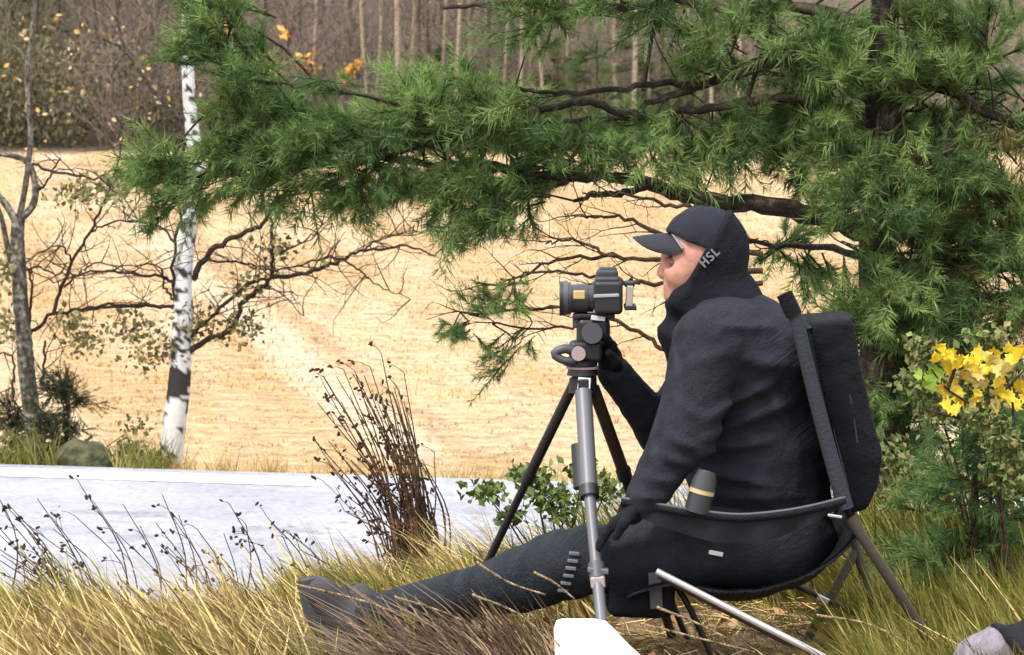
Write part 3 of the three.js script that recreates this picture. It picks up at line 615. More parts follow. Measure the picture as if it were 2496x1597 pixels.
  const blobs = [
    B(530, 60, 70, 60, 60, green), B(545, 130, 60, 45, 45, green), B(560, 200, 80, 40, 40, green), B(640, 270, 110, 55, 95, green), B(760, 290, 100, 60, 80, green), B(560, 340, 90, 55, 80, green), B(700, 370, 120, 55, 90, green), B(820, 340, 110, 60, 90, green), B(450, 400, 55, 45, 36, green), B(435, 455, 50, 32, 30, green), B(560, 460, 100, 28, 48, green), B(385, 400, 35, 25, 14, green),
    B(700, 445, 80, 22, 18, green), B(850, 440, 100, 45, 60, green), B(970, 260, 80, 45, 45, green), B(1020, 320, 90, 50, 80, green), B(1160, 300, 100, 45, 95, green), B(1250, 290, 70, 35, 50, green), B(960, 400, 90, 45, 55, green), B(1040, 460, 90, 40, 70, green), B(1180, 440, 110, 50, 85, green), B(1230, 510, 75, 35, 65, green), B(1120, 510, 70, 28, 40, green), B(1330, 420, 80, 50, 60, green),
    B(1420, 350, 110, 50, 75, green), B(1550, 335, 120, 42, 75, green), B(1680, 335, 120, 40, 60, green), B(1500, 290, 120, 35, 40, green), B(1790, 345, 90, 35, 45, green), B(1880, 330, 80, 70, 70, green),
    B(1260, 25, 100, 32, 40, green), B(1340, 70, 70, 35, 22, green), B(1480, 30, 110, 32, 30, green), B(1640, 30, 130, 45, 60, green), B(1780, 90, 110, 50, 55, green), B(1880, 50, 80, 60, 50, green), B(1780, 150, 70, 25, 14, green),
    B(1990, 130, 100, 70, 80, green), B(1960, 200, 90, 60, 70, green), B(2070, 180, 90, 60, 65, green), B(2000, 280, 100, 55, 70, green), B(2000, 380, 110, 55, 75, green), B(2110, 330, 90, 60, 65, green), B(2120, 420, 100, 55, 70, green, -0.15), B(2260, 80, 110, 70, 80, green), B(2400, 60, 100, 70, 70, green), B(2260, 200, 110, 60, 80, green), B(2400, 170, 100, 60, 70, green), B(2330, 300, 120, 60, 70, green), B(2250, 400, 110, 60, 80, green), B(2400, 430, 110, 60, 80, green), B(2440, 330, 80, 50, 40, yel), B(2300, 500, 120, 50, 70, green), B(2420, 520, 90, 45, 50, yel), B(2230, 570, 80, 45, 70, green), B(2340, 590, 110, 50, 110, green), B(2440, 640, 80, 50, 80, green), B(2110, 480, 70, 35, 55, green, -0.15), B(2180, 520, 70, 35, 50, green, -0.15), B(2280, 660, 90, 30, 45, green), B(2480, 560, 60, 60, 60, green), 
    B(2320, 730, 110, 35, 100, green), B(2220, 790, 90, 45, 95, green), B(2350, 800, 90, 40, 80, green), B(2110, 830, 50, 50, 65, green), B(2150, 930, 70, 55, 95, green), B(2190, 1020, 60, 50, 80, green), B(2260, 900, 60, 60, 70, green), B(2160, 640, 60, 40, 40, green, -0.2), B(2180, 740, 60, 40, 50, green, -0.2), B(2400, 880, 90, 50, 80, green), B(2330, 960, 90, 50, 70, green), B(2450, 1000, 70, 60, 60, green), B(2250, 1080, 70, 50, 60, green), B(2450, 760, 70, 40, 50, green), B(2440, 760, 70, 40, 30, yel), B(1880, 590, 90, 25, 30, green, 0.4), B(1970, 620, 70, 20, 20, green, 0.4),
    B(1170, 740, 60, 20, 10, green, -0.2, 0.1, 0.6), B(1130, 800, 60, 25, 14, green, -0.2, 0.1, 0.6), B(1230, 840, 50, 30, 14, green, -0.2, 0.1, 0.6), B(1260, 730, 40, 15, 7, green, -0.2, 0.1, 0.6),
    B(1600, -230, 500, 50, 70, green), B(2200, -150, 300, 90, 120, green), B(2600, 300, 90, 300, 130, green),
  ];
  for (const b of blobs) if (b.s < 0.7) b.pts = dead;
  needles(t, limbs, blobs, pineSprays, [0.10, 0.068, 0.045]);
}
// ---------- young pine, bottom right ----------
{
  const d = 10.9, base = at(2390, 1560, d); base.y = groundY(base.x, d);
  const t = thing('young_pine', 'bushy young pine low at the right edge behind the grey bag', 'tree'), pts = smooth([base, at(2385, 1420, d), at(2375, 1260, d), at(2380, 1090, d)], 18);
  part('trunk', tint(tube(pts, 0.02, 0.006, 8), [0.12, 0.08, 0.055]), M.bark, t);
  const B = (px, py, rx, ry, n, c, s = 0.8) => ({ p: at(px, py, d), r: [rx * d / F, ry * d / F, 0.2], n, c, s, left: 0 }), g = [[0.065, 0.15, 0.042], [0.19, 0.30, 0.10]], b = g, o = g;
  needles(t, [{ pts }], [B(2330, 1360, 90, 45, 60, g), B(2440, 1330, 70, 50, 50, g), B(2290, 1440, 70, 40, 45, o), B(2400, 1440, 90, 40, 60, o), B(2310, 1520, 70, 40, 55, b), B(2230, 1540, 40, 30, 25, b), B(2450, 1480, 60, 40, 40, g), B(2230, 1400, 50, 50, 50, g), B(2210, 1480, 50, 40, 40, g), B(2350, 1560, 80, 30, 40, g), B(2400, 1270, 60, 30, 32, g), B(2310, 1200, 70, 40, 50, g), B(2430, 1190, 70, 40, 50, g), B(2370, 1100, 80, 40, 50, g), B(2470, 1090, 40, 50, 35, g)], pineSprays, [0.12, 0.08, 0.055]);
}
// ---------- forest edge beyond the field ----------
{
  const bareTree = (h, r, c, depth) => {
    const out = [], pts = []; let p = V(0, -0.3, 0), lx = gauss() * 0.06;
    for (let i = 0; i <= 10; i++) { pts.push(p.clone()); p = p.clone().add(V(lx * h / 10 + gauss() * 0.05, h / 10, gauss() * 0.06)); }
    const tr = tint(tube(pts, r, r * 0.4, 7), c);
    for (let i = 2; i <= 9; i++) for (let k = 0; k < 3; k++) twigs(pts[i], V(gauss(), R(0.2, 1.0), gauss()), R(0.5, 1.5), r * 0.22, depth, out, mixc(c, [0.12, 0.085, 0.075], 0.75));
    return [tr, merge(out)];
  };
  const pale = [0.72, 0.64, 0.54], grey = [0.22, 0.18, 0.15], brown = [0.14, 0.1, 0.085];
  const kinds = [bareTree(7, 0.075, pale, 1), bareTree(6.5, 0.06, grey, 2), bareTree(6, 0.05, brown, 2), bareTree(7.5, 0.05, pale, 1), bareTree(6, 0.065, grey, 2)];
  const spots = [[975, 82.3, 0, 'pale leaning trunk at the forest edge, left one of the bright pair', 1.1], [1001, 82.5, 3, 'pale straight trunk at the forest edge, right one of the bright pair', 1.1], [1022, 86, 1], [1040, 85, 4], [890, 82.4, 3], [1110, 82.4, 3], [1185, 86, 1], [1195, 88, 0], [1250, 87, 4], [1325, 82.6, 3], [1545, 82.4, 0], [1610, 85, 1], [1735, 82.4, 3], [1790, 82.4, 0], [1640, 88, 4], [1690, 90, 2], [1520, 92, 0], [1535, 93, 3], [1440, 90, 1], [1390, 93, 4], [1220, 92, 2], [1290, 93, 1], [1160, 94, 0], [1140, 90, 4], [1080, 92, 2], [1060, 95, 1], [850, 88, 1], [790, 90, 4], [735, 87, 2], [690, 91, 1], [640, 88, 2], [590, 92, 4], [520, 90, 2], [430, 88, 1], [385, 85, 4], [340, 92, 2], [290, 88, 1], [235, 86, 4], [205, 90, 2], [150, 91, 1], [95, 88, 2], [45, 93, 4], [1840, 89, 1], [1075, 83, 3], [1150, 82.8, 0], [1225, 83, 3], [1265, 82.6, 3], [1290, 83.5, 0], [1375, 83, 3], [1580, 83, 3], [1660, 82.7, 0], [1700, 83.2, 3], [1765, 83.5, 3], [1820, 82.8, 0], [920, 83, 3], [760, 83, 3], [1510, 83, 0]];
  for (const [px, d, k, label, s] of spots) {
    const t = thing('forest_tree', label || ['thin bare tree with a pale trunk in the forest edge', 'thin bare grey tree in the forest edge', 'slender bare brown tree in the forest edge', 'very thin bare tree with a pale trunk in the forest edge', 'bare grey tree with many twigs in the forest edge'][k], 'tree', label ? null : ['pale forest trees', 'grey forest trees', 'brown forest trees', 'thin pale forest trees', 'twiggy grey forest trees'][k]);
    const x = (px - CX) / F * d; t.position.set(x, groundY(x, d), -d); t.rotation.y = R(0, 6.28); const q = (s || 1) * R(0.85, 1.15); t.scale.set(q, q * R(0.9, 1.1), q);
    part('trunk', kinds[k][0], M.bark, t); part('twigs', kinds[k][1], M.bark, t, 'stuff');
  }
  // brush that fills the wood
  const bush = (n, h, c, depth) => { const o = []; for (let i = 0; i < n; i++) twigs(V(gauss() * 0.25, -0.1, gauss() * 0.25), V(gauss() * 0.5, 1, gauss() * 0.5), h * R(0.6, 1.1), 0.014, depth, o, c); return merge(o); };
  const mauve = bush(9, 2.2, [1, 1, 1], 2), list = [], lol = [];
  for (let i = 0; i < 400; i++) {
    const d = 83 + 22 * Math.pow(rnd(), 1.2), x = R(-0.17, 0.17) * d, [px] = toPx(V(x, 0, -d));
    const c = px < 230 ? mixc([0.12, 0.11, 0.06], [0.2, 0.18, 0.1], rnd()) : px < 1000 ? mixc([0.15, 0.11, 0.09], [0.29, 0.22, 0.18], rnd()) : mixc([0.18, 0.14, 0.105], [0.32, 0.26, 0.19], rnd());
    list.push({ p: V(x, groundY(x, d), -d), s: V(R(0.7, 1.3), R(0.7, 1.5), R(0.7, 1.3)), r: [0, R(0, 6.28), 0], c });
  }
  tag(scatter('brushwood', mauve, M.leafy, list), 'mauve brown mass of bare brush between the forest trunks', 'brushwood');
  const lb = []; for (let i = 0; i < 14; i++) lb.push({ p: V(gauss() * 0.5, R(0.1, 1.1), gauss() * 0.5), r: [0.4, 0.35, 0.4] });
  const leafBush = leafQuads(lb, 420, 0.085, [[[0.7, 0.7, 0.7], [1.2, 1.2, 1.2]]]);
  for (let i = 0; i < 250; i++) {
    const left = i < 130, d = R(82.5, 96), x = left ? R(-0.15, -0.082) * d : R(-0.08, 0.16) * d;
    const c = left ? mixc([0.075, 0.07, 0.03], [0.17, 0.15, 0.075], rnd()) : mixc([0.07, 0.085, 0.03], [0.14, 0.14, 0.06], rnd());
    lol.push({ p: V(x, groundY(x, d) - 0.1, -d), s: V(R(0.7, 1.3), left ? R(0.8, 2.2) : R(0.5, 1.7), 1), r: [0, R(0, 6.28), 0], c });
  }
  tag(scatter('undergrowth', leafBush, M.leafy, lol), 'olive leafy undergrowth at the foot of the forest', 'undergrowth');
  const dots = []; for (let i = 0; i < 60; i++) { const d = R(81.5, 86), px = R(-20, 470), p = at(px, R(40, 380), d); dots.push({ p, r: [0.3, 0.25, 0.3] }); }
  tag(part('pale_leaves', leafQuads(dots, 300, 0.13, [[[0.5, 0.42, 0.25], [0.65, 0.5, 0.28]], [[0.55, 0.3, 0.09], [0.6, 0.34, 0.1]]]), M.leafy, scene, 'stuff'), 'scattered pale autumn leaves hanging in the left undergrowth', 'leaves');
  // saplings with the last orange leaves
  for (const [pts, blobs, label] of [
    [[[640, 372], [655, 260], [662, 200], [690, 140], [712, 80], [718, 20]], [[645, 150, 28, 28], [660, 180, 20, 16], [695, 85, 22, 16]], 'crooked sapling with orange leaves above the pine bough'],
    [[[780, 372], [770, 260], [762, 180], [750, 100]], [[752, 160, 26, 22], [745, 140, 16, 10]], 'sapling with a single cluster of orange leaves'],
    [[[868, 372], [862, 260], [856, 190], [852, 120]], [[850, 180, 24, 22], [866, 160, 10, 14]], 'sapling with yellow leaves nearest the bright pale trunks'],
    [[[540, 372], [530, 240], [515, 100], [510, -20]], [[515, 15, 40, 22], [550, 60, 16, 12]], 'sapling with orange leaves beside the birch top'],
  ]) {
    const t = thing('autumn_sapling', label, 'tree', 'saplings with last leaves'), m = limb(pts, 82.3, 0.045, 0.02, 6, 0.02);
    part('trunk', tint(m.geo, [0.3, 0.2, 0.17]), M.bark, t);
    const tw = []; for (let i = 6; i < m.pts.length; i++) twigs(m.pts[i], V(gauss(), R(0, 1), gauss()), R(0.4, 1.0), 0.014, 2, tw, [0.2, 0.14, 0.13]); part('twigs', tw, M.bark, t, 'stuff');
    part('leaves', leafQuads(blobs.map(b => blob(b[0], b[1], 82.2, b[2], b[3], 0.2)), 46, 0.16, [[[0.55, 0.3, 0.06], [0.75, 0.45, 0.1]]]), M.leafy, t, 'stuff');
  }
  spruce('forest_spruce', 'bright green young spruce in the middle of the forest edge', null, 1445, 370, 81.5, 2.4, 0.85, [[0.07, 0.14, 0.04], [0.15, 0.24, 0.08]], 420, 2.0);
  spruce('forest_spruce', 'dark spruce in the top left corner of the forest', null, 20, 370, 90, 4.4, 0.8, [[0.03, 0.05, 0.02], [0.07, 0.1, 0.04]], 380, 2.2);
  spruce('forest_spruce', 'yellowish green spruce left of the bright young spruce', null, 1350, 370, 83, 2.2, 0.5, [[0.1, 0.11, 0.03], [0.19, 0.18, 0.06]], 220, 1.8);
  [[1120, 82.8, 1.9, 'low'], [1540, 83.2, 2.3, 'leaning'], [1640, 82.6, 1.8, 'squat'], [1730, 84, 2.6, 'tall'], [1040, 84, 2.2, 'slim']].forEach(([px, d, h, w]) => spruce('forest_spruce', w + ' mid green young spruce ' + { low: 'just right of the bright pale trunks', leaning: 'right of the bright young spruce', squat: 'above the man\'s cap', tall: 'left of the pine trunk', slim: 'behind the bright pale trunks' }[w], null, px, 370, d, h, 0.3 * h, [[0.07, 0.12, 0.035], [0.16, 0.22, 0.075]], 170, 1.8));
  spruce('forest_spruce', 'olive green spruce behind the pine boughs, right of the pale trunks', null, 1230, 370, 95, 5, 1.0, [[0.06, 0.075, 0.03], [0.12, 0.13, 0.05]], 300, 2.2);
}
// ---------- weeds and shrubs on the near bank ----------
function weed(name, label, group, px, py, d, stems, c, seed = 1) {
  const base = at(px, py, d); base.y = groundY(base.x, d) - 0.02;
  const t = thing(name, label, 'plant', group), st = [], sd = [];
  for (const [tx, ty, o, r] of stems) {
    const b = base.clone().add(V(gauss() * 0.075, 0, gauss() * 0.08)), e = at(tx, ty, d + (o || 0)), m = b.clone().lerp(e, 0.5).add(V(0.035 + gauss() * 0.015, 0.02, 0));
    const pts = smooth([b, m, e], 8); st.push(tint(tube(pts, r || 0.0035, 0.0012, 4), mixc(c, [c[0] * 1.5, c[1] * 1.4, c[2] * 1.3], rnd())));
    for (let i = 2; i <= 8; i++) if (rnd() < 0.6 * seed) {
      const e2 = pts[i].clone().add(V(-R(0.01, 0.05), R(0.005, 0.04), gauss() * 0.02)); st.push(tint(tube([pts[i], pts[i].clone().lerp(e2, 0.5).add(V(0, 0.004, 0)), e2], 0.0014, 0.0008, 3), c));
      for (let k = 0; k < 2; k++) { const q = e2.clone().add(V(gauss() * 0.012, gauss() * 0.01, gauss() * 0.01)), a = R(0.002, 0.0055); sd.push(tint(place(new THREE.IcosahedronGeometry(1, 0), q, rnd() * 3, rnd() * 3, 0.5, V(a * 2.2, a, a)), mixc(c, [0.16, 0.1, 0.065], rnd() * 0.6))); }
    }
  }
  part('stems', st, M.bark, t, 'stuff'); if (sd.length) part('seed_heads', sd, M.bark, t, 'stuff'); return t;
}
{
  const fan = (n, x0, x1, y0, y1, sp) => Array.from({ length: n }, () => { const u = rnd(); return [lerp(x0, x1, u) + gauss() * sp, lerp(y0, y1, rnd()), gauss() * 0.12]; });
  weed('dry_shrub', 'reddish brown dry shrub leaning left in front of the road', 'dry shrubs by the road', 1010, 1390, 11.35, [...fan(18, 735, 900, 900, 1150, 18), ...fan(9, 850, 970, 850, 1000, 14), ...fan(12, 780, 960, 1100, 1250, 25)], [0.25, 0.135, 0.085]);
  weed('dry_shrub', 'paler dry shrub just right of the reddish brown one', 'dry shrubs by the road', 1030, 1390, 11.5, [...fan(18, 930, 1000, 900, 1100, 12), ...fan(10, 980, 1060, 1080, 1220, 20)], [0.2, 0.14, 0.075]);
  const spots = [[330, 1500, 200, 1190], [395, 1490, 300, 1230], [470, 1500, 395, 1205], [520, 1500, 420, 1260], [560, 1500, 480, 1290], [440, 1520, 390, 1330], [640, 1490, 560, 1230], [720, 1470, 650, 1260], [210, 1480, 90, 1215], [150, 1440, 30, 1250], [90, 1450, -20, 1180], [260, 1520, 130, 1290], [820, 1440, 690, 1290]];
  const nth = ['leftmost', 'second', 'third', 'fourth', 'fifth', 'sixth', 'seventh', 'eighth', 'ninth', 'tenth', 'eleventh', 'twelfth', 'rightmost'];
  spots.sort((p, q) => p[2] - q[2]);
  spots.forEach(([bx, by, tx, ty], i) => weed('dry_weed', `${nth[i]} thin dry weed${i % 12 ? ' from the left' : ''} standing against the pale road`, 'weed stalks in front of the road', bx, by, 11.1 + (i % 3) * 0.12, [[tx, ty, 0, 0.003], [tx + 40, ty + 50, 0.05, 0.0025], [tx - 15, ty + 70, 0.02, 0.002]], mixc([0.13, 0.09, 0.06], [0.22, 0.16, 0.1], rnd()), 0.55));
  weed('brown_weed', 'coarse brown weed leaning at the left picture edge', null, 190, 1560, 10.6, [...fan(14, -20, 150, 1260, 1420, 20)], [0.14, 0.085, 0.05], 0.6);
  // long bleached grass stems lying across the foot of the man
  const long = [[[960, 1455], [1100, 1500], [1180, 1545]], [[1150, 1450], [1260, 1495], [1340, 1560]], [[1160, 1370], [1240, 1420], [1330, 1450]], [[720, 1425], [900, 1470], [1010, 1520]], [[1300, 1395], [1350, 1420], [1400, 1460]], [[1560, 1520], [1700, 1555], [1840, 1590]], [[1990, 1500], [2110, 1520], [2210, 1565]], [[1600, 1480], [1700, 1520], [1780, 1560]], [[300, 1470], [420, 1540], [520, 1610]], [[60, 1440], [160, 1520], [260, 1600]], [[850, 1520], [960, 1560], [1060, 1590]]];
  const where = ['in front of the man\'s shin', 'left of the white canister', 'below the tripod\'s left leg', 'across the boot', 'over the man\'s knee', 'right of the white canister, lower one', 'under the chair\'s rear legs', 'right of the white canister, upper one', 'left of the boot', 'in the bottom left corner', 'below the boot at the bottom edge'];
  long.forEach((l, i) => { const m = limb(l, 9.55, 0.0035, 0.0022, 5); tag(part('straw_stem', tint(m.geo, [0.62, 0.48, 0.32]), M.bark, scene), 'long bleached straw stem ' + where[i], 'straw', 'bleached straw stems on the bank'); });
  // low green leafy plants
  const leafy = (label, px, py, d, blobs, n, size, cols) => {
    const t = thing('leafy_plant', label, 'plant'), b = at(px, py, d); b.y = groundY(b.x, d); const st = [];
    for (const q of blobs) st.push(tint(tube(smooth([b, b.clone().lerp(q.p, 0.5).add(V(0.02, 0.02, 0)), q.p], 6), 0.004, 0.0015, 4), [0.15, 0.12, 0.05]));
    part('stems', st, M.bark, t, 'stuff'); part('leaves', leafQuads(blobs, n, size, cols), M.leafy, t, 'stuff');
  };
  const gr = [[[0.07, 0.11, 0.02], [0.17, 0.23, 0.06]]], ol = [[[0.10, 0.11, 0.03], [0.22, 0.19, 0.07]]];
  const b = (x, y, rx, ry, d, w = 1) => blob(x, y, d, rx, ry, 0.08, w);
  leafy('green leafy plant behind the tripod legs', 1330, 1420, 10.9, [b(1180, 1200, 50, 25, 10.9), b(1290, 1160, 60, 35, 10.9, 1.6), b(1340, 1210, 60, 35, 10.9, 1.6), b(1420, 1150, 40, 30, 10.9), b(1480, 1190, 40, 40, 10.9, 0.8), b(1370, 1250, 50, 20, 10.9, 0.7), b(1240, 1260, 40, 20, 10.9, 0.5)], 900, 0.026, gr);
  leafy('dark olive leafy weeds round the grey tree foot beyond the road', 180, 1140, 19.5, [b(40, 1080, 60, 40, 19.5), b(130, 1060, 50, 40, 19.5), b(310, 1100, 30, 25, 19.5), b(360, 1115, 50, 20, 19.5), b(50, 1125, 50, 15, 19.5), b(330, 1040, 50, 30, 19.5, 0.5)], 600, 0.036, [[[0.06, 0.065, 0.02], [0.17, 0.16, 0.06]]]);
  leafy('green leafy bush behind the yellow leaves at the right edge', 2400, 1300, 10.95, [b(2230, 930, 50, 50, 10.95), b(2290, 1010, 60, 40, 10.95), b(2400, 1010, 70, 40, 10.95), b(2330, 920, 90, 50, 10.95), b(2450, 930, 60, 60, 10.95), b(2240, 850, 50, 40, 10.95), b(2400, 820, 70, 30, 10.95), blob(2440, 1060, 10.62, 60, 50, 0.05), blob(2450, 1160, 10.62, 50, 60, 0.05), blob(2390, 1010, 10.62, 50, 30, 0.04, 0.6)], 1400, 0.025, [...gr, ...ol]);
  leafy('olive leafy plant between the backpack and the pine foot', 2200, 1420, 11.4, [b(2180, 1120, 50, 60, 11.4), b(2260, 1180, 60, 40, 11.4), b(2330, 1120, 70, 50, 11.4), b(2420, 1150, 60, 40, 11.4), b(2230, 1270, 60, 40, 11.4), b(2160, 1230, 40, 60, 11.4), b(2380, 1060, 70, 40, 11.4, 0.7), b(2300, 1240, 80, 40, 11.4, 1.3), b(2420, 1260, 70, 40, 11.4, 1.3), b(2350, 1190, 80, 30, 11.4), b(2470, 1080, 40, 50, 11.4)], 1900, 0.026, [...ol, ...gr]);
}
// ---------- shrub with yellow leaves at the right ----------
{
  const d = 10.7, t = thing('yellow_leaf_shrub', 'shrub with large bright yellow autumn leaves at the right edge', 'shrub');
  const sh = new THREE.Shape(), pts = [[0, 0], [0.2, 0.1], [0.42, 0.06], [0.36, 0.25], [0.56, 0.42], [0.3, 0.5], [0.26, 0.72], [0.1, 0.78], [0, 1]];
  sh.moveTo(0, 0); pts.slice(1).forEach(p => sh.lineTo(...p)); pts.slice(1, -1).reverse().forEach(p => sh.lineTo(-p[0], p[1])); sh.closePath();
  const leaf = new THREE.ExtrudeGeometry(sh, { depth: 0.006, bevelEnabled: false }); leaf.translate(0, 0, -0.003);
  { const p = leaf.attributes.position; for (let i = 0; i < p.count; i++) p.setZ(i, p.getZ(i) + 0.28 * Math.abs(p.getX(i)) - 0.25 * (p.getY(i) - 0.4) ** 2); leaf.computeVertexNormals(); }
  const mats = [[0.82, 0.60, 0.02], [0.86, 0.68, 0.05], [0.76, 0.54, 0.05], [0.24, 0.36, 0.03], [0.62, 0.48, 0.12]].map(c => new THREE.MeshPhysicalMaterial({ color: new THREE.Color().setRGB(...c), roughness: 0.7, transmission: 0.25, thickness: 0, side: THREE.DoubleSide }));
  const base = at(2480, 1500, d); base.y = groundY(base.x, d);
  for (const l of [[[2440, 1300], [2420, 1100], [2380, 1000], [2310, 950], [2270, 900]], [[2440, 1200], [2470, 1050], [2460, 940], [2420, 860]], [[2380, 1000], [2440, 960], [2500, 900]], [[2310, 950], [2330, 890], [2330, 850]], [[2360, 1020], [2300, 1010], [2260, 1000]]]) {
    const c = l.map(([x, y]) => at(x, y, d)); if (l[0][0] === 2440) c.unshift(base); part('stem', tint(tube(smooth(c, 14), 0.006, 0.002, 6), [0.1, 0.06, 0.035]), M.bark, t);
  }
  const spots = [[2310, 860, 0], [2340, 880, 1], [2300, 885, 1], [2330, 850, 0], [2360, 870, 0], [2290, 865, 0], [2345, 905, 2], [2410, 850, 0], [2425, 865, 1], [2430, 900, 0], [2450, 885, 4], [2440, 925, 1], [2470, 925, 0], [2490, 940, 0], [2480, 865, 0], [2495, 850, 0], [2430, 950, 2], [2455, 960, 0], [2440, 975, 4], [2330, 950, 1], [2350, 960, 0], [2320, 975, 0], [2365, 975, 2], [2340, 985, 1], [2375, 950, 0], [2265, 905, 3], [2250, 895, 3], [2280, 920, 3], [2300, 950, 3], [2290, 940, 2], [2360, 915, 4], [2385, 915, 4], [2385, 985, 2], [2395, 860, 4]];
  for (const [x, y, k] of [...spots]) if (rnd() < 0.75) spots.push([x + R(-28, 28), y + R(-22, 22), k]);
  for (const [x, y, k] of spots) {
    const m = part('leaf', leaf, mats[k], t), s = R(0.03, 0.046); m.position.copy(at(x, y + 18, d + R(-0.06, 0.06))); m.rotation.set(R(-0.7, 0.5), R(-0.6, 0.6), R(-1.6, 1.6)); m.scale.set(s * 1.25, s, s);
  }
}

// ---------- the seated man ----------
const man = thing('person', 'person in dark jacket and peaked cap seated in a low chair behind a camera', 'person');
{
  const P = at;
  const J = { // joints
    head: P(1716, 628, 10), neck: P(1742, 745, 10), chest: P(1800, 930, 10), waist: P(1862, 1140, 10), pelvis: P(1900, 1300, 10),
    ls: P(1728, 838, 9.81), le: P(1664, 1060, 9.735), lw: P(1572, 1215, 9.7), rs: P(1770, 840, 10.19), re: P(1612, 1050, 10.2), rw: P(1494, 905, 10.06),
    lh: P(1885, 1335, 9.89), lk: P(1362, 1378, 9.84), la: P(870, 1510, 9.93), rh: P(1885, 1335, 10.11), rk: P(1420, 1362, 10.16), ra: P(960, 1530, 10.22),
  };
  // body: one continuous skin
  const bodyF = union([cone(J.neck, J.head, 0.055, 0.06), cone(J.neck, J.chest, 0.06, 0.11), cone(J.chest, J.waist, 0.115, 0.12), cone(J.waist, J.pelvis, 0.12, 0.125), cone(J.ls, J.rs, 0.055, 0.055),
    cone(J.ls, J.le, 0.052, 0.042), cone(J.le, J.lw, 0.042, 0.03), cone(J.rs, J.re, 0.052, 0.042), cone(J.re, J.rw, 0.042, 0.03),
    cone(J.lh, J.lk, 0.068, 0.052), cone(J.lk, J.la, 0.05, 0.034), cone(J.rh, J.rk, 0.068, 0.052), cone(J.rk, J.ra, 0.05, 0.034)], 0.04);
  const bb = bounds(Object.values(J), 0.17);
  const bodyG = skin(bodyF, bb.min, bb.max, 0.014);
  // head with a face in profile
  const eyeL = P(1640, 640, 9.955), eyeR = P(1640, 640, 10.045);
  const headF = (() => {
    const skull = ellip(P(1722, 610, 10), 0.098, 0.1, 0.076), face = ellip(P(1670, 660, 10), 0.056, 0.085, 0.058, 0.12), jaw = cone(P(1656, 708, 10), P(1735, 690, 10), 0.029, 0.045), chin = ellip(P(1640, 722, 10), 0.02, 0.02, 0.026);
    const nose = cone(P(1626, 628, 10), P(1612, 664, 10), 0.008, 0.0115), nost = ellip(P(1618, 671, 10), 0.012, 0.008, 0.016), brow = cone(P(1630, 622, 9.962), P(1630, 622, 10.038), 0.011, 0.011), lips = cone(P(1627, 694, 9.982), P(1627, 694, 10.018), 0.009, 0.009), lip2 = cone(P(1629, 704, 9.984), P(1629, 704, 10.016), 0.009, 0.009), cheek = ellip(P(1656, 668, 9.965), 0.03, 0.028, 0.022), cheek2 = ellip(P(1656, 668, 10.035), 0.03, 0.028, 0.022), nk = cone(J.neck, P(1735, 690, 10), 0.058, 0.06);
    const sock = [ellip(P(1628, 641, 9.958), 0.014, 0.012, 0.018), ellip(P(1628, 641, 10.042), 0.014, 0.012, 0.018)];
    return (x, y, z) => {
      let d = smin(skull(x, y, z), face(x, y, z), 0.04); d = smin(d, jaw(x, y, z), 0.03); d = smin(d, chin(x, y, z), 0.02); d = smin(d, brow(x, y, z), 0.015); d = smin(d, cheek(x, y, z), 0.025); d = smin(d, cheek2(x, y, z), 0.025);
      d = smin(d, nose(x, y, z), 0.012); d = smin(d, nost(x, y, z), 0.008); for (const s of sock) d = smax(d, -s(x, y, z), 0.012);
      d = smin(d, lips(x, y, z), 0.008); d = smin(d, lip2(x, y, z), 0.008); return smin(d, nk(x, y, z), 0.03);
    };
  })();
  const headG = skin(headF, P(1590, 770, 10.13), P(1840, 480, 9.87), 0.0042);
  part('body', [bodyG, headG], M.skin, man);
  for (const e of [eyeL, eyeR]) { e.x -= 0.0005; part('eye', place(new THREE.SphereGeometry(0.0095, 12, 8), e), std([0.16, 0.11, 0.09], 0.3), man); }
  part('eyebrow', [bar(P(1622, 627, 9.975), P(1636, 625, 9.945), 0.004, 6)], std([0.08, 0.05, 0.035], 0.9), man);

  // jacket with folds
  const fd = [[1725, 1010, 1880, 935, 0.012, 0.016], [1715, 1060, 1930, 985, 0.013, 0.018], [1705, 1100, 1880, 1075, 0.012, 0.015], [1700, 1150, 1900, 1190, 0.013, 0.016], [1760, 1215, 1940, 1215, 0.012, 0.018], [1800, 870, 1930, 900, 0.010, 0.022], [1880, 960, 1960, 1100, 0.010, 0.02],
    [1640, 960, 1700, 1010, 0.006, 0.012], [1620, 1050, 1700, 1085, 0.009, 0.012], [1595, 1095, 1680, 1120, 0.009, 0.012], [1570, 1150, 1650, 1160, 0.006, 0.01], [1680, 880, 1780, 850, 0.006, 0.02], [1760, 790, 1880, 800, 0.007, 0.012], [1545, 1190, 1630, 1205, 0.007, 0.01]].map(([a, b, c, e, A, w]) => { const p = P(a, b, 9.8), q = P(c, e, 9.8); return [p.x, p.y, q.x, q.y, A, w]; });
  const folds = (x, y, z) => {
    if (z < -9.98) return 0; let s = 0;
    for (const [ax, ay, bx, by, A, w] of fd) { const dx = bx - ax, dy = by - ay, t = clamp(((x - ax) * dx + (y - ay) * dy) / (dx * dx + dy * dy), 0, 1), ex = x - ax - dx * t, ey = y - ay - dy * t, e = (ex * ex + ey * ey) / (w * w); if (e < 6) s += A * Math.exp(-e) * (0.4 + 0.6 * Math.sin(Math.PI * t)); }
    return s;
  };
  const torso = union([cone(P(1752, 800, 10), P(1800, 920, 10), 0.105, 0.165), cone(P(1800, 920, 10), P(1838, 1090, 10), 0.168, 0.172), cone(P(1838, 1090, 10), P(1872, 1240, 10), 0.172, 0.165), cone(P(1765, 835, 9.85), P(1785, 835, 10.15), 0.1, 0.1), ellip(P(1842, 880, 10), 0.13, 0.14, 0.19)], 0.08);
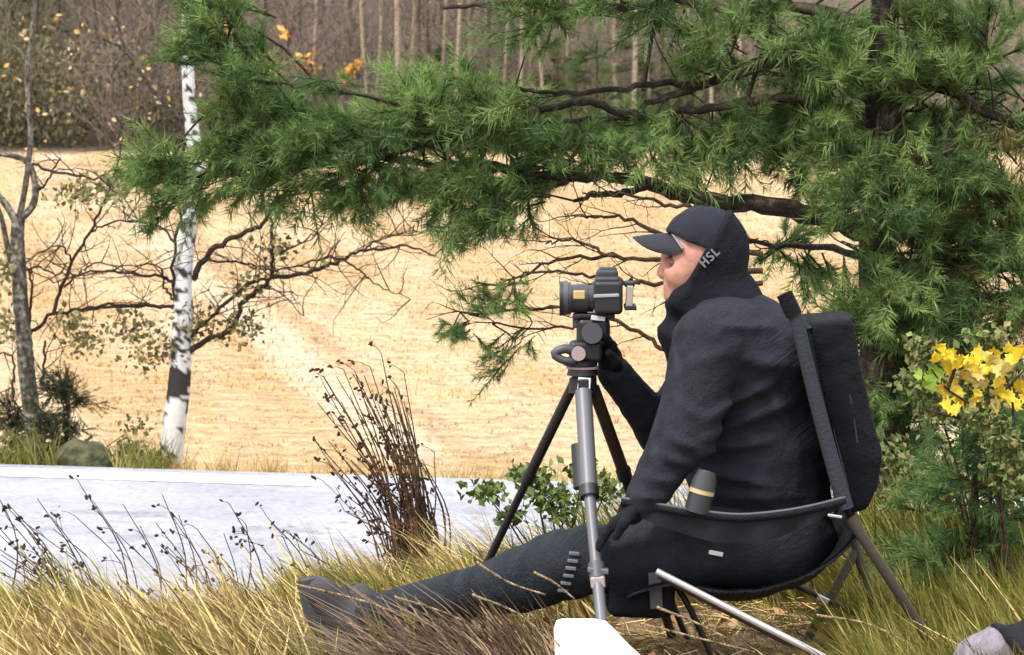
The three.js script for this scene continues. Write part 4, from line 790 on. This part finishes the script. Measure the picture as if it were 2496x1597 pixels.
  const armL = union([cone(J.ls, J.le, 0.094, 0.069), cone(J.le, J.lw, 0.07, 0.05)], 0.035), armR = union([cone(J.rs, J.re, 0.085, 0.06), cone(J.re, J.rw, 0.058, 0.043)], 0.03);
  const hem = P(0, 1275, 9.85).y;
  const jacketF = (x, y, z) => {
    let t = torso(x, y, z); const n = fbm(x * 7, y * 11, z * 7);
    t = smax(t, hem - y + 0.06 * (x - 0.55), 0.02);
    const a = smin(armL(x, y, z), armR(x, y, z), 0.01); let d = smin(t, a, 0.022);
    return d - 1.7 * folds(x, y, z) - 0.004 * n - 0.0025 * noise(x * 30, y * 38, z * 30);
  };
  const jb = bounds([J.ls, J.lw, J.rs, J.rw, J.pelvis, P(2000, 900, 10), P(1700, 740, 10), P(1800, 900, 9.75), P(1800, 900, 10.25)], 0.14);
  part('jacket', skin(jacketF, jb.min, jb.max, 0.0085), M.jacket, man);
  part('cuff', tube([J.lw.clone().lerp(J.le, 0.06), J.lw.clone().lerp(J.le, -0.04), J.lw.clone().lerp(J.le, -0.12)], 0.049, 0.044, 16), M.hood, man);
  // hood round the neck and the back of the head
  const hoodF = (() => {
    const a = cone(P(1724, 622, 10), P(1733, 740, 10), 0.094, 0.094), b = cone(P(1735, 740, 10), P(1722, 815, 10), 0.098, 0.12), c = ellip(P(1790, 770, 10), 0.085, 0.07, 0.13, 0.5), p1 = P(1775, 512, 10), p2 = P(1640, 736, 10), nx = -(p1.y - p2.y), ny = p1.x - p2.x, nl = Math.hypot(nx, ny);
    const over = ellip(P(1722, 612, 10), 0.1075, 0.117, 0.098, -0.1); const chinY = P(0, 738, 10).y;
    const roll = cone(P(1660, 735, 9.93), P(1668, 735, 10.07), 0.03, 0.03);
    return (x, y, z) => {
      let d = smin(smin(smin(a(x, y, z), b(x, y, z), 0.05), c(x, y, z), 0.06), over(x, y, z), 0.02);
      const cut = ((x - p2.x) * nx + (y - p2.y) * ny) / nl; // > 0 on the face side
      const face = Math.min(cut, y - chinY); d = smax(d, face, 0.012); d -= 0.005 * Math.exp(-Math.pow((cut + 0.008) / 0.011, 2)) * sstep(chinY - 0.01, chinY + 0.02, y); d = smin(d, roll(x, y, z), 0.03);
      return d - 0.006 * fbm(x * 11, y * 11, z * 9) - 0.005 * Math.sin(70 * (y + 0.55 * x)) * sstep(chinY + 0.03, chinY - 0.03, y);
    };
  })();
  const hood = part('hood', skin(hoodF, P(1590, 980, 10.2), P(1890, 470, 9.8), 0.006), M.hood, man);
  // cap
  const capC = P(1716, 606, 10), tilt = -0.36;
  const capF = (() => { const o = ellip(capC, 0.1065, 0.108, 0.09, tilt * 0.4), fx = Math.sin(tilt), n = V(-Math.sin(-0.5) * 0 , 1, 0); return (x, y, z) => { let d = o(x, y, z); const X = x - capC.x, Y = y - capC.y; const low = -(Y + 0.42 * X - 0.004); d = smax(d, Math.min(low, -(Y + 0.055)) > 0 ? low : low, 0.006); return d - 0.0015 * Math.cos(Math.atan2(z - capC.z, X) * 6) - 0.0015 * fbm(x * 25, y * 25, z * 25); }; })();
  const cap = part('cap', skin(capF, P(1590, 720, 10.13), P(1840, 480, 9.87), 0.0045), M.cap, man);
  part('button', place(new THREE.SphereGeometry(0.007, 10, 6), P(1722, 503, 10)), M.cap, cap);
  { // visor: curved thick sheet
    const N = 18, K = 6, pos = [], idx = [], a = P(1634, 568, 10), tip = 0.098;
    const row = (s, u, v) => { const ang = (u - 0.5) * 2, w = 0.074 * ang, len = tip * (1 - 0.2 * ang * ang) * (1 - 0.6 * Math.pow(ang, 8)) * v; return [a.x + 0.028 * ang * ang + 0.002 - len * 0.99, a.y - 0.042 * ang * ang - (0.004 + 0.006 * v) * v + 0.001 - s, a.z + w * (1 - 0.12 * v)]; };
    for (const s of [0, 0.0035]) for (let i = 0; i <= N; i++) for (let k = 0; k <= K; k++) pos.push(...row(s, i / N, k / K));
    const id = (s, i, k) => s * (N + 1) * (K + 1) + i * (K + 1) + k;
    for (let i = 0; i < N; i++) for (let k = 0; k < K; k++) { idx.push(id(0, i, k), id(0, i, k + 1), id(0, i + 1, k), id(0, i + 1, k), id(0, i, k + 1), id(0, i + 1, k + 1)); idx.push(id(1, i, k), id(1, i + 1, k), id(1, i, k + 1), id(1, i + 1, k), id(1, i + 1, k + 1), id(1, i, k + 1)); }
    for (let i = 0; i < N; i++) { idx.push(id(0, i, K), id(1, i, K), id(0, i + 1, K), id(0, i + 1, K), id(1, i, K), id(1, i + 1, K)); }
    const g = new THREE.BufferGeometry(); g.setAttribute('position', new THREE.Float32BufferAttribute(pos, 3)); g.setIndex(idx); g.computeVertexNormals();
    const vis = part('visor', g, std([0.012, 0.012, 0.02], 0.85, { side: THREE.DoubleSide }), cap);
    const pip = []; for (let i = 0; i <= N; i++) { const r = row(-0.003, i / N, 0); pip.push(V(r[0] - 0.002, r[1] + 0.002, r[2])); }
    part('piping', tube(pip, 0.0032, 0.0032, 6), std([0.2, 0.21, 0.24], 0.8), vis);
  }
  { // lettering on the hood band
    const font = await new FontLoader().loadAsync('fonts/droid/droid_sans_bold.typeface.json');
    const tg = new TextGeometry('HSL', { font, size: 0.0235, depth: 0.002, curveSegments: 3 });
    tg.translate(0, 0, 0); tg.applyMatrix4(new THREE.Matrix4().makeRotationZ(0.76)); tg.applyMatrix4(new THREE.Matrix4().makeRotationY(-0.1));
    let q = 9.8; while (q < 10.1) { const s = P(1735, 628, q); if (hoodF(s.x, s.y, s.z) < 0) break; q += 0.002; } const p = P(1716, 655, q - 0.007); tg.translate(p.x, p.y, p.z); part('lettering', tg, std([0.15, 0.16, 0.18], 0.85), hood);
  }
  // trousers
  const legL = union([cone(P(1890, 1320, 9.9), P(1640, 1345, 9.86), 0.115, 0.09), cone(P(1640, 1345, 9.86), J.lk, 0.088, 0.078), cone(J.lk, P(1270, 1415, 9.85), 0.076, 0.07), cone(P(1270, 1415, 9.85), J.la, 0.068, 0.05)], 0.05);
  const legR = union([cone(P(1890, 1320, 10.1), P(1640, 1340, 10.14), 0.115, 0.088), cone(P(1640, 1340, 10.14), J.rk, 0.086, 0.075), cone(J.rk, P(1320, 1405, 10.17), 0.073, 0.068), cone(P(1320, 1405, 10.17), J.ra, 0.066, 0.05)], 0.05);
  const hipF = ellip(P(1895, 1315, 10), 0.15, 0.12, 0.185);
  const trF = (x, y, z) => { let d = smin(smin(legL(x, y, z), legR(x, y, z), 0.03), hipF(x, y, z), 0.05); const r = 0.5 * Math.sin(95 * x + 26 * y + 3 * noise(x * 9, y * 9, z * 9)); return d - 0.004 * fbm(x * 10, y * 14, z * 10) - 0.0035 * r * sstep(0.5, 0.15, x) * sstep(-0.1, 0.1, x); };
  const tb = bounds([J.la, J.ra, P(2010, 1230, 9.86), P(2010, 1420, 10.16)], 0.12);
  const trousers = part('trousers', skin(trF, tb.min, tb.max, 0.0095), M.trousers, man);
  const onto = (f, px, py, lift = 0) => { let q = 9.4; while (q < 10.4) { const p = P(px, py, q); if (f(p.x, p.y, p.z) < 0) break; q += 0.003; } return P(px, py, q - lift); };
  for (let i = 0; i < 6; i++) { const y = 1350 + i * 18, x = 1400 - i * 3.6 - 0.4 * i * i; part('knee_rib', rbox(0.027, 0.0095, 0.014, 0.003, onto(trF, x, y, 0.002), 0, 0.15, -0.12), std([0.11, 0.125, 0.145], 0.6), trousers); }
  part('pocket_flap', rbox(0.085, 0.05, 0.014, 0.005, onto(trF, 1690, 1312, 0.0), 0.1, 0.1, -0.15), M.band, trousers);
  part('white_tag', rbox(0.036, 0.011, 0.006, 0.0015, onto(trF, 1745, 1349, 0.003), 0, 0, -0.2), M.pale, trousers);
  // boots
  const boot = (ank, dz) => {
    const h = ank.clone().add(V(-0.02, -0.045, 0)), toe = ank.clone().add(V(-0.105, 0.078, dz)), shaft = cone(ank.clone().add(V(0.08, -0.005, 0)), ank, 0.052, 0.05), up = cone(h.clone().add(V(0.012, 0.01, 0)), toe.clone().add(V(0.03, -0.01, 0)), 0.046, 0.034);
    return [skin(union([shaft, up, cone(h.clone().add(V(-0.01, 0, 0)), toe, 0.04, 0.034)], 0.03), ank.clone().addScalar(-0.23), ank.clone().addScalar(0.2), 0.008), tube(smooth([h.clone().add(V(-0.022, -0.02, 0)), h.clone().lerp(toe, 0.5).add(V(-0.036, -0.012, 0)), toe.clone().add(V(-0.02, 0.028, 0))], 8), 0.03, 0.028, 8)];
  };
  for (const [a, dz] of [[J.la, 0.02], [J.ra, -0.03]]) { const [u, s] = boot(a, dz); const b = part('boot', u, std([0.035, 0.035, 0.04], 0.75), man); part('sole', place(s, V(0, 0, 0)), std([0.05, 0.055, 0.06], 0.8), b); }
  // gloved hands: palm, four fingers and a thumb
  const hand = (w, palmDir, side, curlDir, spread, curl) => { // side: direction across the knuckles, curlDir: where the fingers bend to
    const k = w.clone().addScaledVector(palmDir, 0.085), fs = [cone(w, w.clone().addScaledVector(palmDir, 0.03), 0.03, 0.033)];
    for (let i = 0; i < 4; i++) {
      const s = (i - 1.5) * 0.0205, L = [0.062, 0.072, 0.068, 0.054][i], b = k.clone().addScaledVector(side, s); fs.push(cone(w.clone().addScaledVector(palmDir, 0.02).addScaledVector(side, s * 0.8), b, 0.0175, 0.0135));
      let p = b, dir = palmDir.clone().addScaledVector(side, (i - 1.5) * spread); for (let j = 0; j < 3; j++) { dir.addScaledVector(curlDir, curl).normalize(); const e = p.clone().addScaledVector(dir, L * [0.45, 0.32, 0.25][j]); fs.push(cone(p, e, 0.0112 - 0.001 * j, 0.0104 - 0.001 * j)); p = e; }
    }
    const tb0 = w.clone().addScaledVector(palmDir, 0.02).addScaledVector(side, -0.028), t1 = tb0.clone().addScaledVector(palmDir, 0.03).addScaledVector(side, -0.024).addScaledVector(curlDir, 0.012), t2 = t1.clone().addScaledVector(palmDir, 0.026).addScaledVector(curlDir, 0.018).addScaledVector(side, 0.004);
    fs.push(cone(tb0, t1, 0.016, 0.013), cone(t1, t2, 0.0125, 0.0105));
    return skin(union(fs, 0.006), w.clone().addScalar(-0.17), w.clone().addScalar(0.17), 0.0042);
  };
  const lw2 = J.lw.clone().lerp(J.le, -0.1), f1 = V(-0.75, -0.55, -0.1).normalize();
  part('glove', hand(lw2, f1, V(0.1, 0.0, -1).normalize(), V(0.1, -1, 0), 0.12, 0.35), M.black, man);
  const f2 = P(1468, 800, 10.0).sub(J.rw).normalize();
  part('glove', hand(J.rw.clone().addScaledVector(f2, 0.012), f2, V(-0.55, 0.45, -0.7).normalize(), V(-0.75, 0.0, 0.75).normalize(), 0.05, 0.55), M.black, man);
}
// ---------- low folding chair ----------
{
  const P = at, t = thing('folding_chair', 'low black folding chair with thin metal legs under the seated man', 'chair');
  const sheet = (rows, th, mat, name, nz = 14, rim = 0) => { // rows: [px, py] profile extruded across the seat with sag
    const pr = smooth(rows.map(([x, y]) => P(x, y, 10)), 30), pos = [], idx = [], n = pr.length, W = 0.27;
    for (const s of [0, 1]) pr.forEach((p, i) => { const q = pr[Math.min(n - 1, i + 1)].clone().sub(pr[Math.max(0, i - 1)]).normalize(), nn = V(-q.y, q.x, 0); for (let k = 0; k <= nz; k++) { const u = k / nz * 2 - 1, lift = rim * u * u * Math.sin(Math.PI * i / (n - 1)); pos.push(p.x + nn.x * (s * th) , p.y + nn.y * (s * th) + lift + 0.004 * noise(i * 0.4, k * 0.5, 3), p.z + u * W); } });
    const id = (s, i, k) => s * n * (nz + 1) + i * (nz + 1) + k;
    for (let i = 0; i < n - 1; i++) for (let k = 0; k < nz; k++) { idx.push(id(0, i, k), id(0, i + 1, k), id(0, i, k + 1), id(0, i + 1, k), id(0, i + 1, k + 1), id(0, i, k + 1)); idx.push(id(1, i, k), id(1, i, k + 1), id(1, i + 1, k), id(1, i + 1, k), id(1, i, k + 1), id(1, i + 1, k + 1)); }
    for (let i = 0; i < n - 1; i++) for (const k of [0, nz]) idx.push(id(0, i, k), id(1, i, k), id(0, i + 1, k), id(0, i + 1, k), id(1, i, k), id(1, i + 1, k));
    for (const i of [0, n - 1]) for (let k = 0; k < nz; k++) idx.push(id(0, i, k), id(0, i, k + 1), id(1, i, k), id(1, i, k), id(0, i, k + 1), id(1, i, k + 1));
    const g = new THREE.BufferGeometry(); g.setAttribute('position', new THREE.Float32BufferAttribute(pos, 3)); g.setIndex(idx); g.computeVertexNormals(); g.setAttribute('uv', new THREE.BufferAttribute(new Float32Array(pos.length / 3 * 2).map((_, i) => pos[Math.floor(i / 2) * 3 + (i % 2)]), 2)); return part(name, g, mat, t);
  };
  M.nylon2 = M.nylon.clone(); M.nylon2.side = THREE.DoubleSide;
  sheet([[2068, 1262], [2020, 1335], [1940, 1400], [1850, 1438], [1760, 1446], [1680, 1425], [1600, 1405], [1520, 1410]], 0.012, M.nylon2, 'seat', 14, 0.05);
  sheet([[1948, 782], [1968, 880], [1994, 1000], [2022, 1120], [2050, 1225], [2066, 1262]], 0.012, M.nylon2, 'backrest');
  for (const d of [9.715, 10.285]) {
    part('back_post', tube(smooth([P(1918, 722, d), P(1944, 790, d), P(1985, 960, d), P(2030, 1130, d), P(2062, 1240, d)], 16), 0.016, 0.02, 12), d < 10 ? M.band : M.nylon, t);
    part('post_tip', tube(smooth([P(1912, 716, d), P(1922, 738, d), P(1936, 768, d)], 6), 0.02, 0.021, 12), M.black, t);
    const arm = smooth([P(1515, 1222, d - 0.035), P(1600, 1236, d - 0.05), P(1700, 1252, d - 0.055), P(1800, 1262, d - 0.055), P(1900, 1254, d - 0.045), P(1980, 1240, d - 0.03), P(2060, 1220, d - 0.01)], 26);
    const a = part('armrest', place(tube(arm, 0.011, 0.011, 10), V(0, 0, 0)), M.nylon, t);
    part('piping', tube(arm.map(p => p.clone().add(V(0, 0.0085, 0.006))), 0.0038, 0.0038, 6), std([0.08, 0.085, 0.1], 0.5), a);
    // hanging band below the armrest
    const pos = [], idx = []; arm.forEach((p, i) => { const s = i / (arm.length - 1), h = 0.02 + 0.045 * Math.sin(Math.PI * Math.min(1, s * 1.05)); pos.push(p.x, p.y, p.z, p.x, p.y - h, p.z - 0.008 * Math.sin(i * 1.1)); if (i) { const o = i * 2; idx.push(o - 2, o, o - 1, o - 1, o, o + 1); } });
    const g = new THREE.BufferGeometry(); g.setAttribute('position', new THREE.Float32BufferAttribute(pos, 3)); g.setIndex(idx); g.computeVertexNormals(); part('arm_band', g, M.nylon2, a);
  }
  part('pouch', skin((x, y, z) => { const c = P(1560, 1435, 9.9), q = V(Math.abs(x - c.x) - 0.06, Math.abs(y - c.y) - 0.035, Math.abs(z - c.z) - 0.1); return Math.hypot(Math.max(q.x, 0), Math.max(q.y, 0), Math.max(q.z, 0)) + Math.min(Math.max(q.x, q.y, q.z), 0) - 0.025 - 0.006 * fbm(x * 12, y * 12, z * 12); }, P(1440, 1560, 10.1), P(1680, 1330, 9.7), 0.008), M.black, t);
  part('strap', rbox(0.032, 0.092, 0.008, 0.003, P(1598, 1440, 9.765), 0, 0, 0.06), std([0.075, 0.07, 0.075], 0.8), t);
  const leg = (l, r, m, r1 = r) => part('leg', tube(smooth(l.map(([x, y, d]) => P(x, y, d)), 10), r, r1, 10), m, t);
  leg([[1600, 1392, 9.68], [1800, 1495, 9.66], [1990, 1592, 9.63], [2075, 1640, 9.62]], 0.0085, M.alu);
  leg([[1606, 1404, 9.7], [1800, 1506, 9.68], [1990, 1606, 9.65]], 0.007, M.metalDark);
  leg([[1850, 1385, 10.25], [2000, 1455, 10.25], [2120, 1512, 10.26], [2232, 1578, 10.27]], 0.009, M.metalDark);
  leg([[2072, 1262, 9.72], [2180, 1430, 9.72], [2310, 1635, 9.75]], 0.0135, std([0.035, 0.026, 0.02], 0.7), 0.012);
  leg([[2078, 1270, 10.28], [2090, 1345, 10.28], [2160, 1580, 10.3]], 0.013, std([0.06, 0.06, 0.035], 0.8));
  leg([[2088, 1340, 10.28], [2050, 1410, 10.27], [2005, 1490, 10.26], [1960, 1575, 10.25]], 0.013, std([0.06, 0.06, 0.035], 0.8));
  leg([[1615, 1410, 10.22], [1655, 1510, 10.22], [1690, 1592, 10.23]], 0.008, M.metalDark);
  leg([[1645, 1420, 9.9], [1690, 1500, 9.9], [1735, 1600, 9.9], [1752, 1640, 9.9]], 0.008, M.metalDark);
  part('clip', rbox(0.032, 0.016, 0.02, 0.003, P(2006, 1461, 10.235), 0, 0, -0.45), M.alu, t);
  part('end_cap', tube([P(2218, 1569, 10.265), P(2228, 1574, 10.268), P(2240, 1582, 10.27)], 0.011, 0.011, 10), M.alu, t);
  part('metal_end', rbox(0.036, 0.007, 0.01, 0.002, P(2035, 1258, 9.69), 0, 0, -0.15), M.alu, t);
}
// ---------- backpack hanging on the chair back ----------
{
  const P = at, t = thing('backpack', 'full black backpack hanging behind the chair back', 'backpack');
  const poly = [[1950, 792], [1962, 778], [2062, 770], [2074, 786], [2082, 880], [2112, 985], [2134, 1090], [2128, 1175], [2096, 1226], [2060, 1238], [2030, 1120], [1990, 960]].map(([x, y]) => P(x, y, 10));
  const f = (x, y, z) => { // rounded slab with the pack's side outline
    let dd = 1e9, s = 1;
    for (let i = 0, j = poly.length - 1; i < poly.length; j = i++) {
      const ex = poly[j].x - poly[i].x, ey = poly[j].y - poly[i].y, wx = x - poly[i].x, wy = y - poly[i].y, t = clamp((wx * ex + wy * ey) / (ex * ex + ey * ey), 0, 1);
      dd = Math.min(dd, Math.hypot(wx - ex * t, wy - ey * t));
      if ((poly[i].y > y) !== (poly[j].y > y) && x < ex * (y - poly[i].y) / ey + poly[i].x) s = -s;
    }
    const a = s * dd + 0.012, b = Math.abs(z - poly[0].z) - 0.15 + 0.02 * Math.abs(y - poly[6].y); return Math.hypot(Math.max(a, 0), Math.max(b, 0)) + Math.min(Math.max(a, b), 0) - 0.014;
  };
  part('pack', skin((x, y, z) => f(x, y, z) - 0.007 * fbm(x * 9, y * 9, z * 9) - 0.003 * noise(x * 28, y * 28, z * 28), P(1880, 1330, 10.3), P(2220, 680, 9.7), 0.008), M.black, t);
  part('front_pocket', skin((x, y, z) => ellip(P(2092, 1115, 10), 0.044, 0.1, 0.11)(x, y, z) - 0.004 * fbm(x * 12, y * 12, z * 12), P(2020, 1260, 10.15), P(2190, 960, 9.85), 0.008), M.nylon, t);
  part('strap', tube(smooth([P(1955, 770, 9.86), P(1968, 850, 9.845), P(2000, 1000, 9.83), P(2040, 1150, 9.83), P(2058, 1235, 9.85)], 14), 0.017, 0.022, 10), M.band, t);
  part('top_flap', rbox(0.13, 0.016, 0.26, 0.006, P(2010, 778, 10), 0, 0, 0.08), M.nylon, t);
  part('zip', tube(smooth([P(2030, 810, 9.845), P(2052, 890, 9.85), P(2075, 980, 9.845), P(2090, 1080, 9.84)], 12), 0.004, 0.004, 6), M.band, t);
}
// ---------- flask tucked beside the man ----------
{
  const P = at, t = thing('flask', 'small grey flask with a yellow band standing at the chair armrest', 'flask');
  const a = P(1698, 1248, 9.665), b = P(1724, 1148, 9.665), L = (u) => a.clone().lerp(b, u);
  part('bottle', tube([a, L(0.15), L(0.45)], 0.032, 0.030, 18), std([0.03, 0.037, 0.042], 0.45), t);
  part('yellow_band', tube([L(0.45), L(0.5), L(0.56)], 0.031, 0.031, 18), std([0.5, 0.4, 0.18], 0.6), t);
  part('lid', tube([L(0.56), L(0.8), L(0.9), L(1.0)], 0.032, 0.022, 18), std([0.06, 0.068, 0.075], 0.4), t);
}
// ---------- tripod ----------
{
  const P = at, t = thing('tripod', 'dark camera tripod with spread legs in front of the man', 'tripod');
  const apex = P(1422, 925, 10);
  part('collar', place(new THREE.CylinderGeometry(0.034, 0.036, 0.036, 24), P(1420, 940, 10)), M.plastic, t);
  part('label', rbox(0.032, 0.03, 0.004, 0.001, P(1424, 935, 9.963), 0, 0, -0.08), M.white, t);
  part('centre_column', bar(P(1424, 1010, 10), P(1424, 880, 10), 0.014, 16), M.metalDark, t);
  const legs = [
    { a: P(1404, 925, 10.0), k: P(1290, 1160, 10.1), e: P(1100, 1555, 10.3), m: [M.metalDark, M.metalDark], r: [0.0135, 0.0105] },
    { a: P(1422, 955, 9.965), k: P(1436, 1195, 9.80), e: P(1478, 1640, 9.52), m: [M.tubeGrey, M.tubeGrey], r: [0.0215, 0.0145] },
    { a: P(1446, 945, 10.02), k: P(1520, 1150, 10.12), e: P(1640, 1560, 10.35), m: [std([0.03, 0.018, 0.012], 0.5), M.metalDark], r: [0.016, 0.012] },
  ];
  for (const l of legs) {
    const up = part('leg', bar(l.a, l.k, l.r[0], 14), l.m[0], t); part('lower_tube', bar(l.k, l.e, l.r[1], 14), l.m[1], up);
    part('lock', tube([l.k.clone().lerp(l.a, 0.03), l.k, l.k.clone().lerp(l.e, 0.04)], l.r[0] + 0.004, l.r[0] + 0.003, 14), M.plastic, up);
    part('foot', place(new THREE.SphereGeometry(0.017, 12, 8), l.e), M.plastic, up);
    part('hinge', rbox(0.03, 0.045, 0.03, 0.006, l.a.clone().lerp(apex, 0.25).add(V(0, 0.004, 0)), 0, 0, 0), M.plastic, up);
  }
  { const l = legs[1], q = l.k.clone().lerp(l.e, 0.43); part('twist_lock', tube([q.clone().lerp(l.a, 0.02), q, q.clone().lerp(l.e, 0.12)], 0.021, 0.02, 14), M.plasticGrey, t); part('clamp', rbox(0.052, 0.014, 0.03, 0.004, q.clone().add(V(0.004, -0.006, 0.008)), 0, 0, -0.1), M.tubeGrey, t); const s = q.clone().lerp(l.e, 0.14); part('clamp', rbox(0.036, 0.03, 0.03, 0.006, s, 0, 0, 0.1), std([0.33, 0.27, 0.26], 0.6), t); }
  part('foam_sleeve', bar(P(1412, 1085, 9.895), P(1418, 1190, 9.85), 0.021, 14), M.plastic, t);
  // pan head
  part('pan_base', [place(new THREE.CylinderGeometry(0.036, 0.04, 0.02, 24), P(1420, 905, 10)), place(new THREE.CylinderGeometry(0.043, 0.043, 0.012, 28), P(1415, 885, 10))], M.plastic, t);
  part('pan_ring', place(new THREE.CylinderGeometry(0.041, 0.041, 0.006, 28), P(1420, 896, 10)), std([0.42, 0.25, 0.32], 0.4), t);
  part('head_body', [rbox(0.085, 0.055, 0.065, 0.014, P(1428, 856, 10)), rbox(0.085, 0.075, 0.06, 0.018, P(1446, 808, 10)), rbox(0.085, 0.014, 0.055, 0.005, P(1438, 770, 10))], M.plastic, t);
  const kn = part('pan_lever', tube(smooth([P(1412, 866, 9.96), P(1380, 850, 9.95), P(1352, 862, 9.95), P(1372, 878, 9.95), P(1402, 880, 9.955)], 14), 0.013, 0.01, 10), M.plasticGrey, t);
  part('knob', place(new THREE.CylinderGeometry(0.018, 0.018, 0.02, 20), P(1410, 862, 9.945), 1.57, 0, 0), std([0.33, 0.27, 0.28], 0.4), kn);
  part('tilt_knob', place(new THREE.CylinderGeometry(0.026, 0.026, 0.03, 22), P(1443, 812, 9.955), 1.57, 0, 0), M.plasticGrey, t);
  part('level', rbox(0.036, 0.012, 0.01, 0.002, P(1458, 776, 9.965), 0, 0, -0.1), std([0.6, 0.6, 0.68], 0.4), t);
  part('lens_foot', rbox(0.034, 0.036, 0.03, 0.006, P(1412, 782, 10)), M.plasticGrey, t);
}
// ---------- camera ----------
{
  const P = at, t = thing('camera', 'black camera on the tripod with its lens pointing left', 'camera');
  part('camera_body', [rbox(0.072, 0.085, 0.13, 0.012, P(1482, 722, 10)), rbox(0.06, 0.02, 0.12, 0.008, P(1480, 682, 10))], M.plastic, t);
  part('prism_hump', [rbox(0.055, 0.034, 0.055, 0.01, P(1480, 672, 10)), rbox(0.044, 0.012, 0.04, 0.004, P(1482, 657, 10))], std([0.03, 0.03, 0.042], 0.6), t);
  part('top_plate_strip', rbox(0.064, 0.0085, 0.006, 0.002, P(1478, 721, 9.934), 0, 0, 0.04), std([0.3, 0.31, 0.36], 0.35), t);
  const g = [], ring = [[1447, 1432, 0.034], [1432, 1405, 0.038], [1405, 1392, 0.036], [1392, 1372, 0.041]]; for (const [a, b, r] of ring) g.push(tube([P(a, 728, 10), P((a + b) / 2, 728, 10), P(b, 728, 10)], r, r, 28));
  const lens = part('lens', g, std([0.028, 0.028, 0.036], 0.4), t);
  part('lens_hood', tube([P(1374, 728, 10), P(1370, 728, 10), P(1364, 728, 10)], 0.043, 0.044, 28), M.plastic, lens);
  part('gold_label', rbox(0.03, 0.022, 0.006, 0.003, P(1412, 719, 9.961)), std([0.52, 0.36, 0.15], 0.4), lens);
  part('grip_ring', tube([P(1384, 726, 10), P(1378, 726, 10), P(1373, 726, 10)], 0.0435, 0.0435, 28), M.plasticGrey, lens);
  const sc = part('rear_screen', rbox(0.016, 0.055, 0.085, 0.003, P(1534, 722, 9.985), 0, 0, -0.06), std([0.32, 0.3, 0.28], 0.3), t);
  part('screen_frame', [rbox(0.03, 0.012, 0.09, 0.003, P(1536, 748, 9.985)), rbox(0.026, 0.014, 0.05, 0.004, P(1534, 692, 10))], M.plastic, sc);
  part('mount_plate', rbox(0.09, 0.012, 0.06, 0.004, P(1455, 769, 10)), M.metalDark, t);
}
// ---------- things at the bottom edge ----------
{
  const P = at, t = thing('white_canister', 'white plastic canister with a rounded shoulder at the bottom edge', 'canister'), d = 9.5;
  const s = new THREE.Shape(), w = [[1358, 1680], [1352, 1540], [1358, 1522], [1372, 1518], [1450, 1518], [1478, 1524], [1500, 1545], [1528, 1575], [1560, 1605], [1600, 1680]].map(([x, y]) => P(x, y, d));
  s.moveTo(w[0].x, w[0].y); w.slice(1).forEach(p => s.lineTo(p.x, p.y)); s.closePath();
  const g = new THREE.ExtrudeGeometry(s, { depth: 0.1, bevelEnabled: true, bevelSize: 0.014, bevelThickness: 0.024, bevelSegments: 6, bevelOffset: -0.012 }); g.translate(0, 0, -d - 0.05);
  part('shell', g, M.white, t);
  part('screw_cap', place(new THREE.CylinderGeometry(0.014, 0.014, 0.01, 18), P(1590, 1622, d), 0, 0, -0.9), M.white, t);
  const b = thing('grey_bag', 'lilac grey fabric bag with black flap in the bottom right corner', 'bag'), c = P(2420, 1610, 9.5);
  part('bag_body', skin((x, y, z) => ellip(c, 0.098, 0.07, 0.09, 0.1)(x, y, z) - 0.006 * fbm(x * 14, y * 14, z * 14) - (0.012 * Math.exp(-(((x - c.x - 0.0) / 0.02) ** 2)) * sstep(c.y, c.y + 0.05, y)), c.clone().addScalar(-0.15), c.clone().addScalar(0.15), 0.007), std([0.27, 0.24, 0.29], 0.85, { map: rep(clothMap, 6), bumpMap: rep(clothBump, 8), bumpScale: 0.004 }), b);
  part('flap', skin(union([cone(P(2425, 1528, 9.5), P(2475, 1552, 9.46), 0.012, 0.022), cone(P(2475, 1552, 9.46), P(2540, 1520, 9.46), 0.024, 0.036), cone(P(2480, 1560, 9.45), P(2530, 1600, 9.42), 0.03, 0.05)], 0.02), P(2390, 1660, 9.6), P(2600, 1460, 9.3), 0.007), M.nylon, b);
}
renderer.render(scene, camera);
